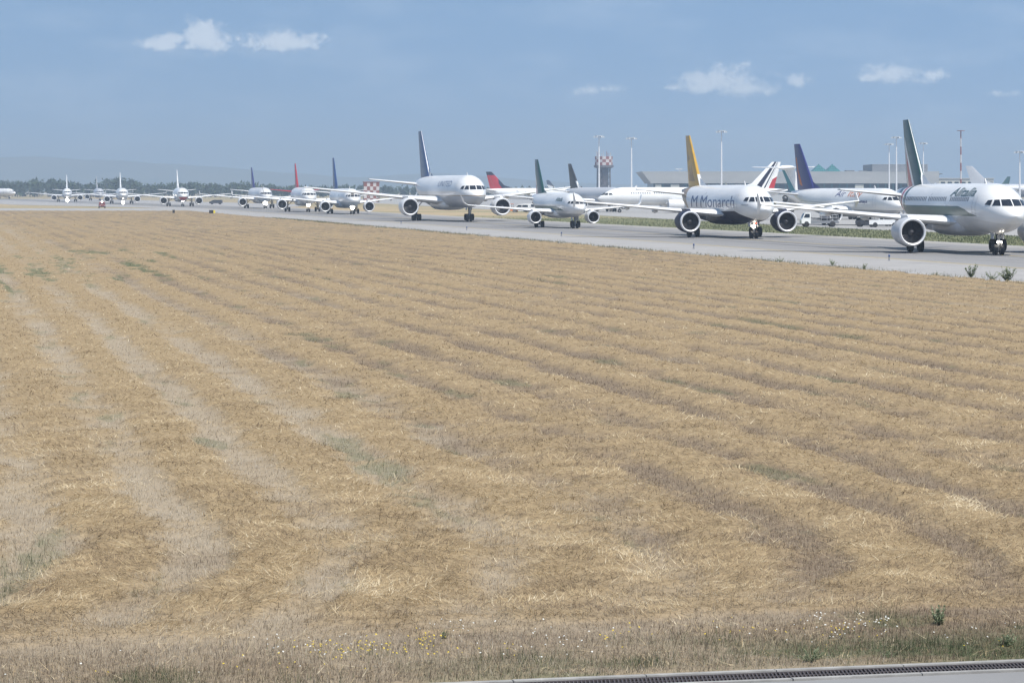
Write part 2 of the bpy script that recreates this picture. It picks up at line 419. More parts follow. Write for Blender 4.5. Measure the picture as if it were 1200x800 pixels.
    for (lz, ly, lr, lm) in lights:
        m = MB(); m.lathe([(0, .02), (0, lr), (-.12, lr*.7), (-.2, .02)], (.35, ly, lz), n=14); m.build('taxi_light', lm, gear)  # larger discs are oversized to suggest lamp glare
    r = sp['mw']; xm = ng-sp['mg']
    for sg in (-1, 1):
        m = MB(); y = sg*sp['track']; zt0 = 2.7 if not kind == 'b767' else 3.8
        m.tube((xm, y, r), (xm, y-sg*.15, zt0), .13, .17); m.tube((xm, y-sg*.1, zt0*.55), (xm-.1, y-sg*1.4, zt0), .07); m.tube((xm, y-.45, r), (xm, y+.45, r), .09)
        if sp['bogie'] == 2: m.tube((xm-.75, y, r), (xm+.75, y, r), .12)
        gear = m.build('main_gear', STRUT, root, smooth=True)
        for bx in ((0,) if sp['bogie'] == 1 else (-.72, .72)):
            for k in (-1, 1):
                m = MB(); wheel(m, xm+bx, y+k*.45, r, .42); m.build('wheel', DARK, gear, smooth=True)
        m = MB(); m.prism([(xm-.6, r+.5), (xm+.6, r+.5), (xm+.7, zt0), (xm-.7, zt0)], y+sg*.22, y+sg*.26); m.build('gear_door', wm, gear)
    # --- cockpit windows
    s = R/1.975; b, t = zc+.22*s, zc+.72*s
    q = [[(.05*s,b),(.80*s,b+.02),(.74*s,t+.02),(.05*s,t+.06)], [(.90*s,b+.02),(1.36*s,b+.04),(1.12*s,t),(.82*s,t+.02)], [(1.45*s,b+.05),(1.68*s,b+.10*s),(1.46*s,t-.04*s),(1.22*s,t)]]
    for sg in (-1, 1):
        for pane in q:
            vs, fs = patch_front(hull, [(sg*y, z) for y, z in pane], .025)
            m = MB(); m.add(vs, fs); m.build('cockpit_window', GLASS, root, smooth=True, fix=False)
    # --- doors, antenna
    if fine:
        for (dd, dz0, dz1) in ((5.6*s if kind != 'b767' else 7.0, zc-.75*s, zc+1.05*s), (sp['win'][1]+1.4, zc-.6*s, zc+1.1*s)):
            m = MB(); n = 7; wd = .45*s
            for sx in (-1, 1):
                vs = []; 
                for i in range(n):
                    z = dz0+(dz1-dz0)*i/(n-1)
                    for e in (-.03, .03): vs.append((ng-dd-sx*wd+e, -(hull.side(dd+sx*wd, z)+.015), z))
                m.add(vs, [(2*i, 2*i+1, 2*i+3, 2*i+2) for i in range(n-1)])
            m.build('door_outline', LGREY, root, fix=False)
        m = MB(); m.prism([(ng-8.5, zc+Hh-.05), (ng-9.1, zc+Hh-.05), (ng-9.15, zc+Hh+.42), (ng-8.95, zc+Hh+.42)], -.03, .03)
        m.build('antenna', OFFW, root)
    # --- cabin windows on the side that shows
    if windows:
        d0, d1, wz, pitch = sp['win']; sg = windows
        y = hull.side(12, wz); y2 = hull.side(12, wz+.36)
        me = bpy.data.meshes.new('cabin_window')
        me.from_pydata([(-.13, sg*(y+.012), wz), (.13, sg*(y+.012), wz), (.13, sg*(hull.side(12, wz+.18)+.014), wz+.18), (.13, sg*(y2+.012), wz+.36), (-.13, sg*(y2+.012), wz+.36), (-.13, sg*(hull.side(12, wz+.18)+.014), wz+.18)], [], [(0,1,2,5),(5,2,3,4)])
        me.materials.append(CABW); d = d0
        gap = {11, 12, 24} if kind != 'a321' else {9, 20, 21, 32, 45}
        i = 0
        while d < d1-(2.6 if True else 0):
            if i not in gap:
                o = bpy.data.objects.new('cabin_window', me); COL.objects.link(o); o.parent = root; o.location = (ng-d, 0, 0)
            d += pitch; i += 1
    return root, hull, fin

GZ = 0.03                                    # top of the pavement
Q = 'airliners queueing on the taxiway'
PK = 'airliners parked beyond the taxiway'
#=== PLANES
def CX(Y): return 39.8-.19*(Y-245)-.07*np.maximum(Y-850, 0)
V_ = lambda z: (z, 0, .22, LAMP)
vfin = lambda lo, hi, mt: ([(-.2, lo), (1.2, lo), (1.2, hi), (-.2, hi)], mt)

# -- nearest: white airliner with the green lettering
zc = 3.80
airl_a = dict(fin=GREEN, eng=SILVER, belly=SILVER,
    fus_paint=[([(-1,1.0),(40,1.0),(40,3.1),(9.0,3.1),(5.2,2.95),(-1,2.4)], OFFW),  # off-white lower hull and silver belly paint in underside shade
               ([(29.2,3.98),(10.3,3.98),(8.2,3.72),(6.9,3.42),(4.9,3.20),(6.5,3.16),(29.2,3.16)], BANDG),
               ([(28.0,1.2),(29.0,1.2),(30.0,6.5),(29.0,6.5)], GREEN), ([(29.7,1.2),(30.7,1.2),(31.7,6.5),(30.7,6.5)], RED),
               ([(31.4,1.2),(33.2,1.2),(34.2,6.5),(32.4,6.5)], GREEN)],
    fin_paint=[([(.36,-.1),(.93,-.1),(.93,.74),(.86,.74)], WHITE), ([(.48,-.1),(.86,-.1),(.88,.56),(.84,.56)], RED), ([(-.3,-.1),(.012,.2),(.012,1.1),(-.2,1.1)], WHITE), ([(-1.5,-.3),(.10,-.3),(.012,.20),(-1.5,.3)], WHITE)])  # thin white leading-edge strip paints in the sunlit edge
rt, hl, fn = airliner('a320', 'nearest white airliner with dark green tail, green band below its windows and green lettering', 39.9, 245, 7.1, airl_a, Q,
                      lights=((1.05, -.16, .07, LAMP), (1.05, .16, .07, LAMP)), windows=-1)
lettering(hl, rt, 'Alitalia', 13.6, 4.80, .72, 7.4, GREEN, shear=.10, bold=.012)

monarch = dict(fin=YELL, eng=NAVY, belly=NAVY, lip=LIPM, pylon=NAVY,
    fus_paint=[([(1.2,1.75),(3.2,2.35),(6.5,3.0),(10,2.95),(31.0,2.75),(31.0,.8),(1.2,.8)], NAVY),
               ([(26.2,.8),(27.6,3.2),(29.4,5.0),(31.5,6.6),(40,6.6),(40,.8)], GOLDB)],
    fin_paint=[([(.25,.12),(.85,.12),(.85,.30),(.72,.24),(.62,.44),(.5,.24),(.4,.46),(.3,.24)], BROWNY), ([(.45,.55),(.8,.5),(.8,.72),(.6,.62)], BROWNY), ([(-1.5,-.3),(.03,-.3),(.04,.25),(-1.5,.3)], WHITE)])
rt, hl, fn = airliner('a320', 'white airliner with mustard yellow tail, dark lettering and navy engines', 26.4, 326, 10.6, monarch, Q,
                      lights=((1.35, -.12, .2, LAMP), (1.75, .05, .16, LAMPR)))
lettering(hl, rt, 'M', 25.4, 3.36, 1.32, 2.8, BLUE, shear=.0, bold=.0)
lettering(hl, rt, 'Monarch', 21.0, 3.36, 1.32, 15.0, BLUE, shear=.0, bold=.0)
lettering(hl, rt, 'monarch', 3.6, 3.62, .14, 1.5, DKGREY)

embr = dict(fin=GREEN, eng=OFFW, fus_paint=[([(24.0,3.05),(9,3.05),(6.0,2.7),(4.6,2.45),(24.0,2.45)], BANDG), ([(-1,.6),(34,.6),(34,2.2),(-1,2.0)], LGREY)],
    fin_paint=[([(.55,-.1),(.95,-.1),(.95,.6),(.9,.6)], WHITE), ([(.65,-.1),(.9,-.1),(.92,.45)], RED)])
rt, hl, fn = airliner('e175', 'small white regional jet with dark green tail and upturned wingtips', 8.7, 411, 11.6, embr, Q)
lettering(hl, rt, 'Alitalia', 9.6, 3.72, .55, 4.2, GREEN, shear=.1, bold=.01)

wide = dict(fin=BLUE, eng=OFFW, wing=OFFW, slat=OFFW, fus_paint=[([(-1,1.5),(60,1.5),(60,4.35),(-1,4.35)], SILVER), ([(-1,1.5),(60,1.5),(60,3.1),(-1,3.1)], LGREY), ([(-1,4.30),(60,4.30),(60,4.42),(-1,4.42)], GOLDB)],
    fin_paint=[([(-.2,-.1),(.012,-.1),(.014,1.1),(-.2,1.1)], WHITE)])
rt, hl, fn = airliner('b767', 'widebody airliner, white above and grey below, with tall dark blue tail', -7.1, 495, 12.4, wide, Q)
lettering(hl, rt, 'UNITED', 22.5, 5.85, .95, 11.5, BLUE, bold=.0)

rt, hl, fn = airliner('b737', 'white airliner with pale blue belly and dark blue tail, just behind the widebody', -34.5, 645, 10.8,
    dict(fin=BLUE, eng=OFFW, belly=PALEB, fus_paint=[([(-1,1),(40,1),(40,2.9),(-1,2.6)], PALEB)]), Q, lights=((1.5, 0, .45, LAMP),))
rt, hl, fn = airliner('a320', 'white airliner with a red tail and red rear fuselage', -48.3, 708, 10.2,
    dict(fin=RED, eng=OFFW, fus_paint=[([(26,1),(29.5,6.5),(40,6.5),(40,1)], RED)], stab=RED), Q, lights=((1.75, 0, .45, LAMP),))
rt, hl, fn = airliner('a320', 'pale bluish airliner with violet tail behind the red tailed one', -69.4, 840, 12.5,
    dict(fin=VIOL, eng=OFFW, fus=OFFW, fus_paint=[([(-1,1),(40,1),(40,3.2),(-1,2.9)], PALEB)]), Q, lights=((1.6, 0, .6, LAMP),))
rt, hl, fn = airliner('a320', 'white tailed airliner with a red mark under its nose', -103.2, 936, 10,
    dict(fin=WHITE, eng=OFFW, fus_paint=[([(-1,1),(2.6,1),(2.6,3.0),(-1,3.0)], RED)]), Q, lights=((2.1, -.05, .5, LAMP),))
rt, hl, fn = airliner('a320', 'white airliner seen head on with white tail, to the right of the red ramp van', -142.9, 1097, 9.6,
    dict(fin=WHITE, eng=OFFW), Q, lights=((2.4, 0, .55, LAMP), (.6, 0, .55, LAMP)), fine=False)
rt, hl, fn = airliner('a320', 'farthest white airliner in the queue, seen head on left of the red ramp van', -190.6, 1280, 9.0,
    dict(fin=WHITE, eng=OFFW), Q, lights=((2.85, 0, .6, LAMP), (.65, 0, .62, LAMP)), fine=False)
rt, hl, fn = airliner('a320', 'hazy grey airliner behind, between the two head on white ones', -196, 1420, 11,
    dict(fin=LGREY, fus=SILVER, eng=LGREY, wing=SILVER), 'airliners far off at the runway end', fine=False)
X0, Y0 = xat(11, 1700), 1700
rt, hl, fn = airliner('a320', 'white airliner cut by the left edge of the photo, nose pointing right', X0, Y0, 52,
    dict(fin=WHITE, eng=OFFW), 'airliners far off at the runway end', fine=False)

# -- parked beyond the taxiway
afr = dict(fin=WHITE, eng=OFFW, fin_paint=[([(.27,-.1),(.50,-.1),(.52,1.1),(.29,1.1)], NAVY), ([(.60,-.1),(.66,-.1),(.68,1.1),(.62,1.1)], NAVY), ([(.78,-.1),(1.1,-.1),(1.1,.50),(.80,.34)], RED)])
airliner('a321', 'long white airliner side on, tail with slanted blue and red stripes', xat(726, 690), 690, -84, afr, PK, windows=1)
ital = dict(fin=VIOL, eng=OFFW, stab=SILVER, fus_paint=[([(-1,1),(40,1),(40,2.6),(-1,2.3)], LGREY), ([(7,3.0),(32,3.55),(32,3.63),(7,3.08)], LGREY)],
    fin_paint=[([(.60,.08),(.80,.12),(.92,.70),(.80,.70),(.74,.4)], ORANGE)])
rt, hl, fn = airliner('b737', 'white airliner with tall violet tail bearing an orange mark, dark script on its side', xat(1041, 439), 439, 19.0, ital, PK)
lettering(hl, rt, 'Air', 19.0, 4.28, .95, 3.3, VIOL, shear=.08); lettering(hl, rt, 'Italy', 14.6, 4.28, .95, 4.6, ORANGE, shear=.08)
lettering(hl, rt, 'www.airitaly.it', 12.2, 3.38, .40, 4.6, VIOL, bold=.015)
airliner('md80', 'white and teal rear engined airliner with a T shaped tail', xat(955, 535)+18, 552, 142,
    dict(fin=WHITE, eng=OFFW, fus=WHITE, fin_paint=[([(.74,-.1),(1.1,-.1),(1.1,1.1),(.86,1.1)], TEAL)], stab=WHITE), PK)
delt = dict(fin=NAVY, eng=OFFW, fin_paint=[([(.30,-.1),(1.1,-.1),(1.1,.80),(-.2,.80),(-.05,.62),(.28,.30)], RED)])
airliner('a320', 'white airliner side on with a navy and red tail, behind the widebody', xat(668, 1080), 1080, 80, delt, PK)
airliner('a320', 'silver grey airliner with a dark tail, pointing right towards the long side on airliner', xat(720, 717), 717, 20,
    dict(fin=DKGREY, fus=SILVER, eng=SILVER, wing=SILVER, fin_paint=[([(-.2,-.1),(.05,-.1),(.12,.3),(-.2,.3)], WHITE)]), PK)
airliner('b737', 'far airliner with only its small navy and white tail top showing, left of dark tail', xat(691, 2300), 2300, 88,
    dict(fin=NAVY, fin_paint=[([(-.2,-.1),(.5,-.1),(1.1,.4),(1.1,.55),(-.2,.2)], WHITE)]), PK, fine=False)
airliner('b767', 'parked white airliner whose haze-greyed fin rises over the green lettered one', xat(1152, 1340)+38, 1340, 90,
    dict(fin=LGREY, fus=SILVER), PK, fine=False)  # fin and fuselage greyed to paint in distance haze
airliner('a320', 'far airliner with a dark green tail, tail just left of the rightmost mast', xat(1127, 1480), 1480, -60,
    dict(fin=GREEN), PK, fine=False)

# ------------------------------------------------------------------ ground vehicles
def wheels(root, pts, r, w=.22):
    for x, y in pts:
        m = MB(); m.lathe([(-w/2, .02), (-w/2, r*.85), (-w*.4, r), (w*.4, r), (w/2, r*.85), (w/2, .02)], (x, y, r), axis='y', n=14); m.build('wheel', DARK, root, smooth=True)
def lampset(root, xf, xb, y, z):
    for sg in (-1, 1):
        m = MB(); m.box(xf-.04, xf+.02, sg*y-.12, sg*y+.12, z-.07, z+.07); m.build('headlight', LIPM, root)
        m = MB(); m.box(xb-.02, xb+.04, sg*y-.1, sg*y+.1, z-.1, z+.1); m.build('tail_light', RED, root)
def tapered(profile, w, tuck, mats, name, root, mi=None):
    """body from a side outline; the sides lean in towards the top by tuck"""
    z0 = min(p[1] for p in profile); z1 = max(p[1] for p in profile); m = MB(); n = len(profile)
    def hw(z): return w/2-tuck*max(0, (z-z0)/(z1-z0)-.35)
    m.add([(x, -hw(z), z) for x, z in profile]+[(x, hw(z), z) for x, z in profile],
          [list(range(n))[::-1], list(range(n, 2*n))]+[(i, (i+1) % n, n+(i+1) % n, n+i) for i in range(n)])
    return m.build(name, mats, root), hw
def pane_side(root, hw, quad, name='side_window'):
    for sg in (-1, 1):
        m = MB(); m.add([(x, sg*(hw(z)+.012), z) for x, z in quad], [tuple(range(len(quad)))]); m.build(name, GLASS, root, fix=False)
def pane_front(root, a, b, hw, name, off):
    m = MB(); m.add([(a[0]+off, -hw(a[1])*.86, a[1]), (a[0]+off, hw(a[1])*.86, a[1]), (b[0]+off, hw(b[1])*.84, b[1]), (b[0]+off, -hw(b[1])*.84, b[1])], [(0,1,2,3)]); m.build(name, GLASS, root, fix=False)
def van(X, Y, rz, col, label, group, L=4.6, Hc=2.0, name='van', beacon=False):
    r = empty(name, (X, Y, GZ), rz, label, 'van', group)
    p = [(-L/2,.32),(L/2-.1,.32),(L/2,.55),(L/2-.02,.95),(L/2-.75,1.18),(L/2-1.45,Hc-.04),(L/2-1.8,Hc),(-L/2+.15,Hc),(-L/2,Hc-.2)]
    b, hw = tapered(p, 1.8, .16, col, 'body', r)
    pane_side(r, hw, [(L/2-.95,1.2),(L/2-1.5,Hc-.2),(L/2-2.3,Hc-.2),(L/2-2.3,1.2)]); pane_side(r, hw, [(L/2-2.45,1.2),(L/2-2.45,Hc-.2),(-L/2+.4,Hc-.2),(-L/2+.4,1.2)])
    pane_front(r, (L/2-.82,1.24), (L/2-1.42,Hc-.12), hw, 'windscreen', .03)
    wheels(r, [(x, y) for x in (L/2-.85, -L/2+.85) for y in (-.82, .82)], .33); lampset(r, L/2, -L/2, .62, .78)
    m = MB(); m.box(L/2-.06, L/2+.07, -.85, .85, .34, .55); m.build('bumper', DKGREY, r)
    if beacon:
        m = MB(); m.lathe([(0,.02),(0,.16),(.28,.13),(.34,.02)], (.4, 0, Hc-.01), axis='z', n=12); m.build('beacon', LAMP, r)
    return r
def tractor(X, Y, rz, col, label, group):
    r = empty('baggage_tractor', (X, Y, GZ), rz, label, 'tractor', group)
    tapered([(-1.4,.35),(1.4,.35),(1.45,.9),(.5,1.05),(.4,.8),(-.5,.8),(-.6,1.05),(-1.4,1.0)], 1.4, .05, col, 'chassis', r)
    m = MB()
    for x in (.35, -1.0):
        for y in (-.6, .6): m.tube((x, y, .9), (x-.08, y, 1.95), .04)
    m.build('roof_post', DKGREY, r)
    m = MB(); m.prism([(-1.15,1.93),(.5,1.93),(.45,2.02),(-1.1,2.04)], -.68, .68); m.build('roof', col, r)
    m = MB(); m.box(-.55, -.05, -.5, .5, .8, 1.0); m.prism([(-.62,1.0),(-.48,1.0),(-.58,1.5),(-.7,1.5)], -.5, .5); m.build('seat', DARK, r)
    m = MB(); m.tube((.35, 0, 1.0), (.15, 0, 1.3), .03); m.build('steering_column', DARK, r)
    wheels(r, [(x, y) for x in (.9, -.9) for y in (-.62, .62)], .34); lampset(r, 1.45, -1.4, .5, .75)
    return r
def flatbed(X, Y, rz, label, group):
    r = empty('belt_loader', (X, Y, GZ), rz, label, 'truck', group)
    c, hw = tapered([(1.35,.5),(2.65,.5),(2.7,.95),(2.5,1.35),(2.2,2.0),(1.35,2.05)], 1.9, .15, WHITE, 'cab', r)
    pane_front(r, (2.5,1.38), (2.24,1.92), hw, 'windscreen', .02); pane_side(r, hw, [(2.38,1.35),(2.12,1.88),(1.5,1.88),(1.5,1.35)])
    m = MB(); m.box(-2.7, 1.33, -.9, .9, .52, .92); m.build('bed', MGREY, r)
    m = MB(); m.prism([(-2.9,.95),(1.3,1.2),(1.3,1.38),(-2.9,1.15)], -.42, .42); m.build('conveyor_belt', DKGREY, r)
    for sg in (-1, 1):
        m = MB()
        for x in (-2.6,-1.8,-1.0,-.2,.6,1.2): m.tube((x, sg*.85, .92), (x, sg*.85, 1.75), .03)
        m.tube((-2.6, sg*.85, 1.75), (1.2, sg*.85, 1.75), .03); m.tube((-2.6, sg*.85, 1.35), (1.2, sg*.85, 1.35), .025); m.build('railing', LGREY, r)
    m = MB(); m.box(-1.6, -.3, -.86, -.4, .93, 1.5); m.build('equipment_box', NAVY, r)
    wheels(r, [(x, y) for x in (1.95, -1.8) for y in (-.8, .8)], .42, .3); lampset(r, 2.7, -2.7, .7, .75)
def pickup(X, Y, rz, col, label, group):
    r = empty('pickup_truck', (X, Y, GZ), rz, label, 'pickup', group)
    b, hw = tapered([(-2.2,.4),(2.1,.4),(2.2,.7),(2.1,.98),(1.1,1.08),(.45,1.66),(-.75,1.68),(-.85,1.05),(-2.2,1.05)], 1.75, .12, col, 'body', r)
    pane_side(r, hw, [(.95,1.1),(.42,1.55),(-.1,1.57),(-.1,1.1)]); pane_side(r, hw, [(-.2,1.1),(-.2,1.57),(-.68,1.57),(-.72,1.1)])
    pane_front(r, (1.05,1.12), (.5,1.6), hw, 'windscreen', .03)
    m = MB(); m.box(-2.1, -.95, -.72, .72, 1.04, 1.06); m.build('load_bed', DKGREY, r)
    wheels(r, [(x, y) for x in (1.35, -1.35) for y in (-.78, .78)], .35); lampset(r, 2.19, -2.2, .62, .8)
    return r
VG = 'ground vehicles beyond the taxiway'
flatbed(xat(960, 428), 428, R_(183), 'belt loader truck with white cab and dark bed under the violet tailed airliner', VG)
tractor(xat(1015, 428), 428, R_(160), DKGREY, 'dark grey towing tractor behind the white pickup', VG)
pickup(xat(1037, 424), 424, R_(-8), WHITE, 'white pickup truck under the violet tailed airliner, facing right', VG)
tractor(xat(599, 700), 700, R_(20), ORANGE, 'orange towing tractor on the apron behind the regional jet', VG)
van(xat(611, 705), 705, R_(170), WHITE, 'small white van on the apron left of the regional jet', VG, L=4.2, Hc=1.9)
van(xat(622, 712), 712, R_(10), OFFW, 'off white van beside the regional jet tail, second from the orange tractor', VG, L=4.4)
van(xat(253, 1080), 1080, R_(175), DKGREY, 'dark van low on the grass beyond the taxiway, right of the red marked airliner', VG, L=4.6, Hc=1.6)
van(xat(119.5, 850), 850, R_(-80), paint('dull_red_paint', (.17, .035, .03), .5), 'red ramp van with a lit beacon, facing the camera by the queue', VG, L=4.3, Hc=1.75, beacon=True)

# ------------------------------------------------------------------ signs, edge lights
Y = 632
r = empty('taxiway_sign', (xat(247.5, Y), Y, .02), R_(8), 'low black and yellow taxiway sign in the dry grass', 'sign')
m = MB(); m.box(-.45, .45, -.09, .09, .3, 1.0); m.build('black_panel', DARK, r)
m = MB(); m.box(.47, .85, -.09, .09, .35, .95); m.build('yellow_panel', YSIGN, r)
for x in (-.3, .3, .66):
    m = MB(); m.tube((x, 0, 0), (x, 0, .32), .04); m.build('leg', GALV, r)
Y = 655
r = empty('taxiway_sign', (xat(203.5, Y), Y, .02), R_(8), 'small dark taxiway marker board left of the black and yellow sign', 'sign')
m = MB(); m.box(-.25, .25, -.07, .07, .2, .9); m.build('black_panel', DARK, r)
m = MB(); m.tube((0, 0, 0), (0, 0, .22), .05); m.build('leg', GALV, r)
nearof = ['right of the nearest nose wheel shadow', 'x']
EL = [(1042, 225, 'edge light post on the taxiway in front of the nearest engine'), (813, 270, 'edge light post on the taxiway in front of the mustard tailed airliner'),
      (658, 344, 'edge light post on the taxiway in front of the regional jet'), (547, 394, 'edge light post on the taxiway in front of the widebody nose'),
      (470, 462, 'edge light post on the taxiway in front of the widebody engine')]
for px, Y, lb in EL:
    r = empty('edge_light', (xat(px, Y), Y, GZ), 0, lb, 'edge light', 'taxiway edge lights')
    m = MB(); m.lathe([(0,.11),(.03,.11),(.05,.05),(.30,.05),(.32,.07)], (0,0,0), axis='z', n=10); m.build('post', MGREY, r, smooth=True)
    m = MB(); m.lathe([(.31,.075),(.42,.075),(.48,.03),(.49,.0)], (0,0,0), axis='z', n=10); m.build('lens', BLUE, r, smooth=True)

# ------------------------------------------------------------------ buildings, masts
TY = 1450
def tx(px): return xat(px, TY)
def tz(py): return zat(py, TY)
t = empty('terminal_building', (0, TY, 0), 0, 'long low grey terminal with slanted end and teal glass pyramids on its roof', 'building')
D0 = 70
m = MB(); m.add([(tx(752),-2,tz(201)),(tx(1100),-2,tz(201)),(tx(1100),D0,tz(201)),(tx(752),D0,tz(201)),(tx(763),-1,tz(215)),(tx(1100),-1,tz(215)),(tx(1100),D0,tz(215)),(tx(763),D0,tz(215))],
   [(0,1,2,3),(7,6,5,4),(4,5,1,0),(5,6,2,1),(6,7,3,2),(7,4,0,3)]); m.build('roof_fascia', FACADE, t)
m = MB(); m.box(tx(766), tx(1098), 2, D0-2, tz(228), tz(215)-.02); m.build('glazed_storey', DGLZ, t)
m = MB()
for px in range(768, 1098, 9): m.box(tx(px)-.35, tx(px)+.35, .6, 1.95, tz(228), tz(215)-.04)
m.build('facade_mullions', TGLASS, t)
m = MB(); m.box(tx(764), tx(1100), .2, D0, 0, tz(228)-.02); m.build('ground_storey', FACADE, t)
for (a, b) in ((768, 775), (786, 796), (862, 872), (1002, 1012)):
    m = MB(); m.box(tx(a), tx(b), -.4, .55, tz(228), tz(216)); m.build('bay', CREAM, t)
for ap, w in ((963, 11), (979, 11)):
    m = MB(); m.add([(tx(ap-w),4,tz(204)),(tx(ap+w),4,tz(204)),(tx(ap+w),26,tz(204)),(tx(ap-w),26,tz(204)),(tx(ap),15,tz(192))], [(0,1,4),(1,2,4),(2,3,4),(3,0,4),(3,2,1,0)])
    py_ = m.build('glass_pyramid', PYRG, t)
    m = MB()
    for q in range(-3, 4):
        f_ = 1-abs(q)/4; x0 = tx(ap)+q*w*TY/F/4; z1 = tz(204)+(tz(192)-tz(204))*f_
        m.tube((x0, 4-.05, tz(204)), (x0, 4+11*f_-.08, z1+.03), .14, n=5)
    for q in (1, 2, 3):
        f_ = q/4; hw = w*TY/F*(1-f_); m.tube((tx(ap)-hw, 4+11*f_-.08, tz(204)+(tz(192)-tz(204))*f_), (tx(ap)+hw, 4+11*f_-.08, tz(204)+(tz(192)-tz(204))*f_), .14, n=5)
    m.build('glazing_bars', TGLASS, py_)
m = MB(); m.box(tx(1026), tx(1091), 12, 52, tz(201)+.01, tz(192.5)); pl = m.build('roof_plant_block', ROOFG, t)
m = MB()
for q in range(7): m.box(tx(1025.5), tx(1091.5), 11.6, 11.95, tz(201)+.3+q*.52, tz(201)+.52+q*.52)
m.build('louvres', LGREY, pl)
for (a, b, z) in ((997, 1006, 203.2), (1010, 1014, 203.3), (1017, 1020, 203.3)):
    pass
m = MB(); m.box(tx(993), tx(1003), 6, 12, tz(201)+.01, tz(199.6)); m.build('roof_vent', ROOFG, t)
m = MB(); m.box(tx(1009), tx(1018), 6, 10, tz(201)+.01, tz(200.0)); m.build('roof_vent', ROOFG, t)
m = MB(); m.tube((tx(797), 3, tz(201)), (tx(797), 3, tz(198)), .25); m.box(tx(792), tx(800), 2.6, 3.4, tz(198.8), tz(197.6)); m.build('roof_floodlight', GALV, t)
m = MB(); m.tube((tx(1106), 20, tz(210)), (tx(1106), 20, tz(205)), .3); m.lathe([(0,.1),(.5,2.2),(.75,2.3),(.85,.1)], (tx(1106),20,tz(205)), axis='z', n=16); m.build('roof_dish', ROOFG, t)
w_ = empty('terminal_wing', (0, TY+4, 0), 0, 'cream low wing at the right end of the grey terminal', 'building')
m = MB(); m.box(tx(1100)+.05, tx(1166), 0, 50, 0, tz(209.5)); m.build('wall', CREAM, w_)
m = MB(); m.box(tx(1099)+.3, tx(1167), -.5, 50.5, tz(209.5)+.01, tz(208.6)); m.build('roof', FACADE, w_)
for px in range(1104, 1164, 8):
    m = MB(); m.box(tx(px), tx(px+5), -.06, .1, tz(219), tz(213)); m.build('window', DGLZ, w_)

# checkered tower
TW = 1580; s_ = TW/F
t = empty('water_tower', (xat(707.5, TW), TW, 0), R_(12), 'steel tower topped by a red and white checkered drum', 'tower')
zt0, zt1 = zat(196, TW), zat(183.5, TW); rw = 10.5*s_
m = MB(); 
n = 16; rows = 3; mi = []
for j in range(rows):
    for k in range(n):
        t0, t1 = 2*math.pi*k/n, 2*math.pi*(k+1)/n; za, zb = zt0+1.0+(zt1-zt0-1.0)*j/rows, zt0+1.0+(zt1-zt0-1.0)*(j+1)/rows
        m.add([(rw*math.cos(t0), rw*math.sin(t0), za), (rw*math.cos(t1), rw*math.sin(t1), za), (rw*math.cos(t1), rw*math.sin(t1), zb), (rw*math.cos(t0), rw*math.sin(t0), zb)], [(0,1,2,3)], (j+k) % 2)
m.add([(rw*math.cos(2*math.pi*k/n), rw*math.sin(2*math.pi*k/n), zt1) for k in range(n)], [tuple(range(n))], 1)
m.build('checkered_drum', [TRED, TWHITE], t, fix=False)
m = MB(); m.lathe([(zt0-.6,.1),(zt0-.6,rw*.8),(zt0,rw*1.12),(zt0+.95,rw*1.12),(zt0+.98,.1)], (0,0,0), axis='z', n=20); m.build('platform', LATT, t)
m = MB(); m.lathe([(0, rw*.42),(zt0-.5, rw*.42)], (0,0,0), axis='z', n=12); m.build('core_shaft', LATT, t)
for sx in (-1, 1):
    for sy in (-1, 1):
        m = MB(); m.tube((sx*rw*.62, sy*rw*.62, 0), (sx*rw*.58, sy*rw*.58, zt0-.5), .35); m.build('leg', LATT, t)
m = MB()
for q in range(5):
    za, zb = zt0*q/5, zt0*(q+1)/5-.3; e = rw*.6
    for (a, b) in (((-e,-e),(e,-e)), ((e,-e),(e,e)), ((e,e),(-e,e)), ((-e,e),(-e,-e))):
        m.tube((*a, za), (*b, zb), .14, n=5); m.tube((*b, za), (*a, zb), .14, n=5); m.tube((*a, zb), (*b, zb), .14, n=5)
m.build('bracing', LATT, t)
for k in range(9):
    a = 2*math.pi*k/9; h = random.uniform(1.5, 4.2)
    m = MB(); m.tube((rw*.8*math.cos(a), rw*.8*math.sin(a), zt1), (rw*.8*math.cos(a), rw*.8*math.sin(a), zt1+h), .12); m.build('antenna', TRED if k % 2 else TWHITE, t)

# checkered hut
HT = 1250
t = empty('checkered_hut', (xat(435, HT), HT, 0), R_(6), 'square hut painted in red and white checks at the tree line', 'building')
hw = 9*HT/F; ztop = zat(214, HT)
m = MB()
for j in range(5):
    for k in range(5):
        x0, x1 = -hw+2*hw*k/5, -hw+2*hw*(k+1)/5; z0, z1 = ztop*j/5, ztop*(j+1)/5
        c = (j+k) % 2
        m.add([(x0,-hw,z0),(x1,-hw,z0),(x1,-hw,z1),(x0,-hw,z1)], [(0,1,2,3)], c); m.add([(x0,hw,z0),(x1,hw,z0),(x1,hw,z1),(x0,hw,z1)], [(3,2,1,0)], c)
        m.add([(hw,x0,z0),(hw,x1,z0),(hw,x1,z1),(hw,x0,z1)], [(0,1,2,3)], c); m.add([(-hw,x0,z0),(-hw,x1,z0),(-hw,x1,z1),(-hw,x0,z1)], [(3,2,1,0)], c)
m.build('wall', [TRED, TWHITE], t, fix=False)
m = MB(); m.box(-hw-.2, hw+.2, -hw-.2, hw+.2, ztop+.01, ztop+.35); m.build('roof', TRED, t)

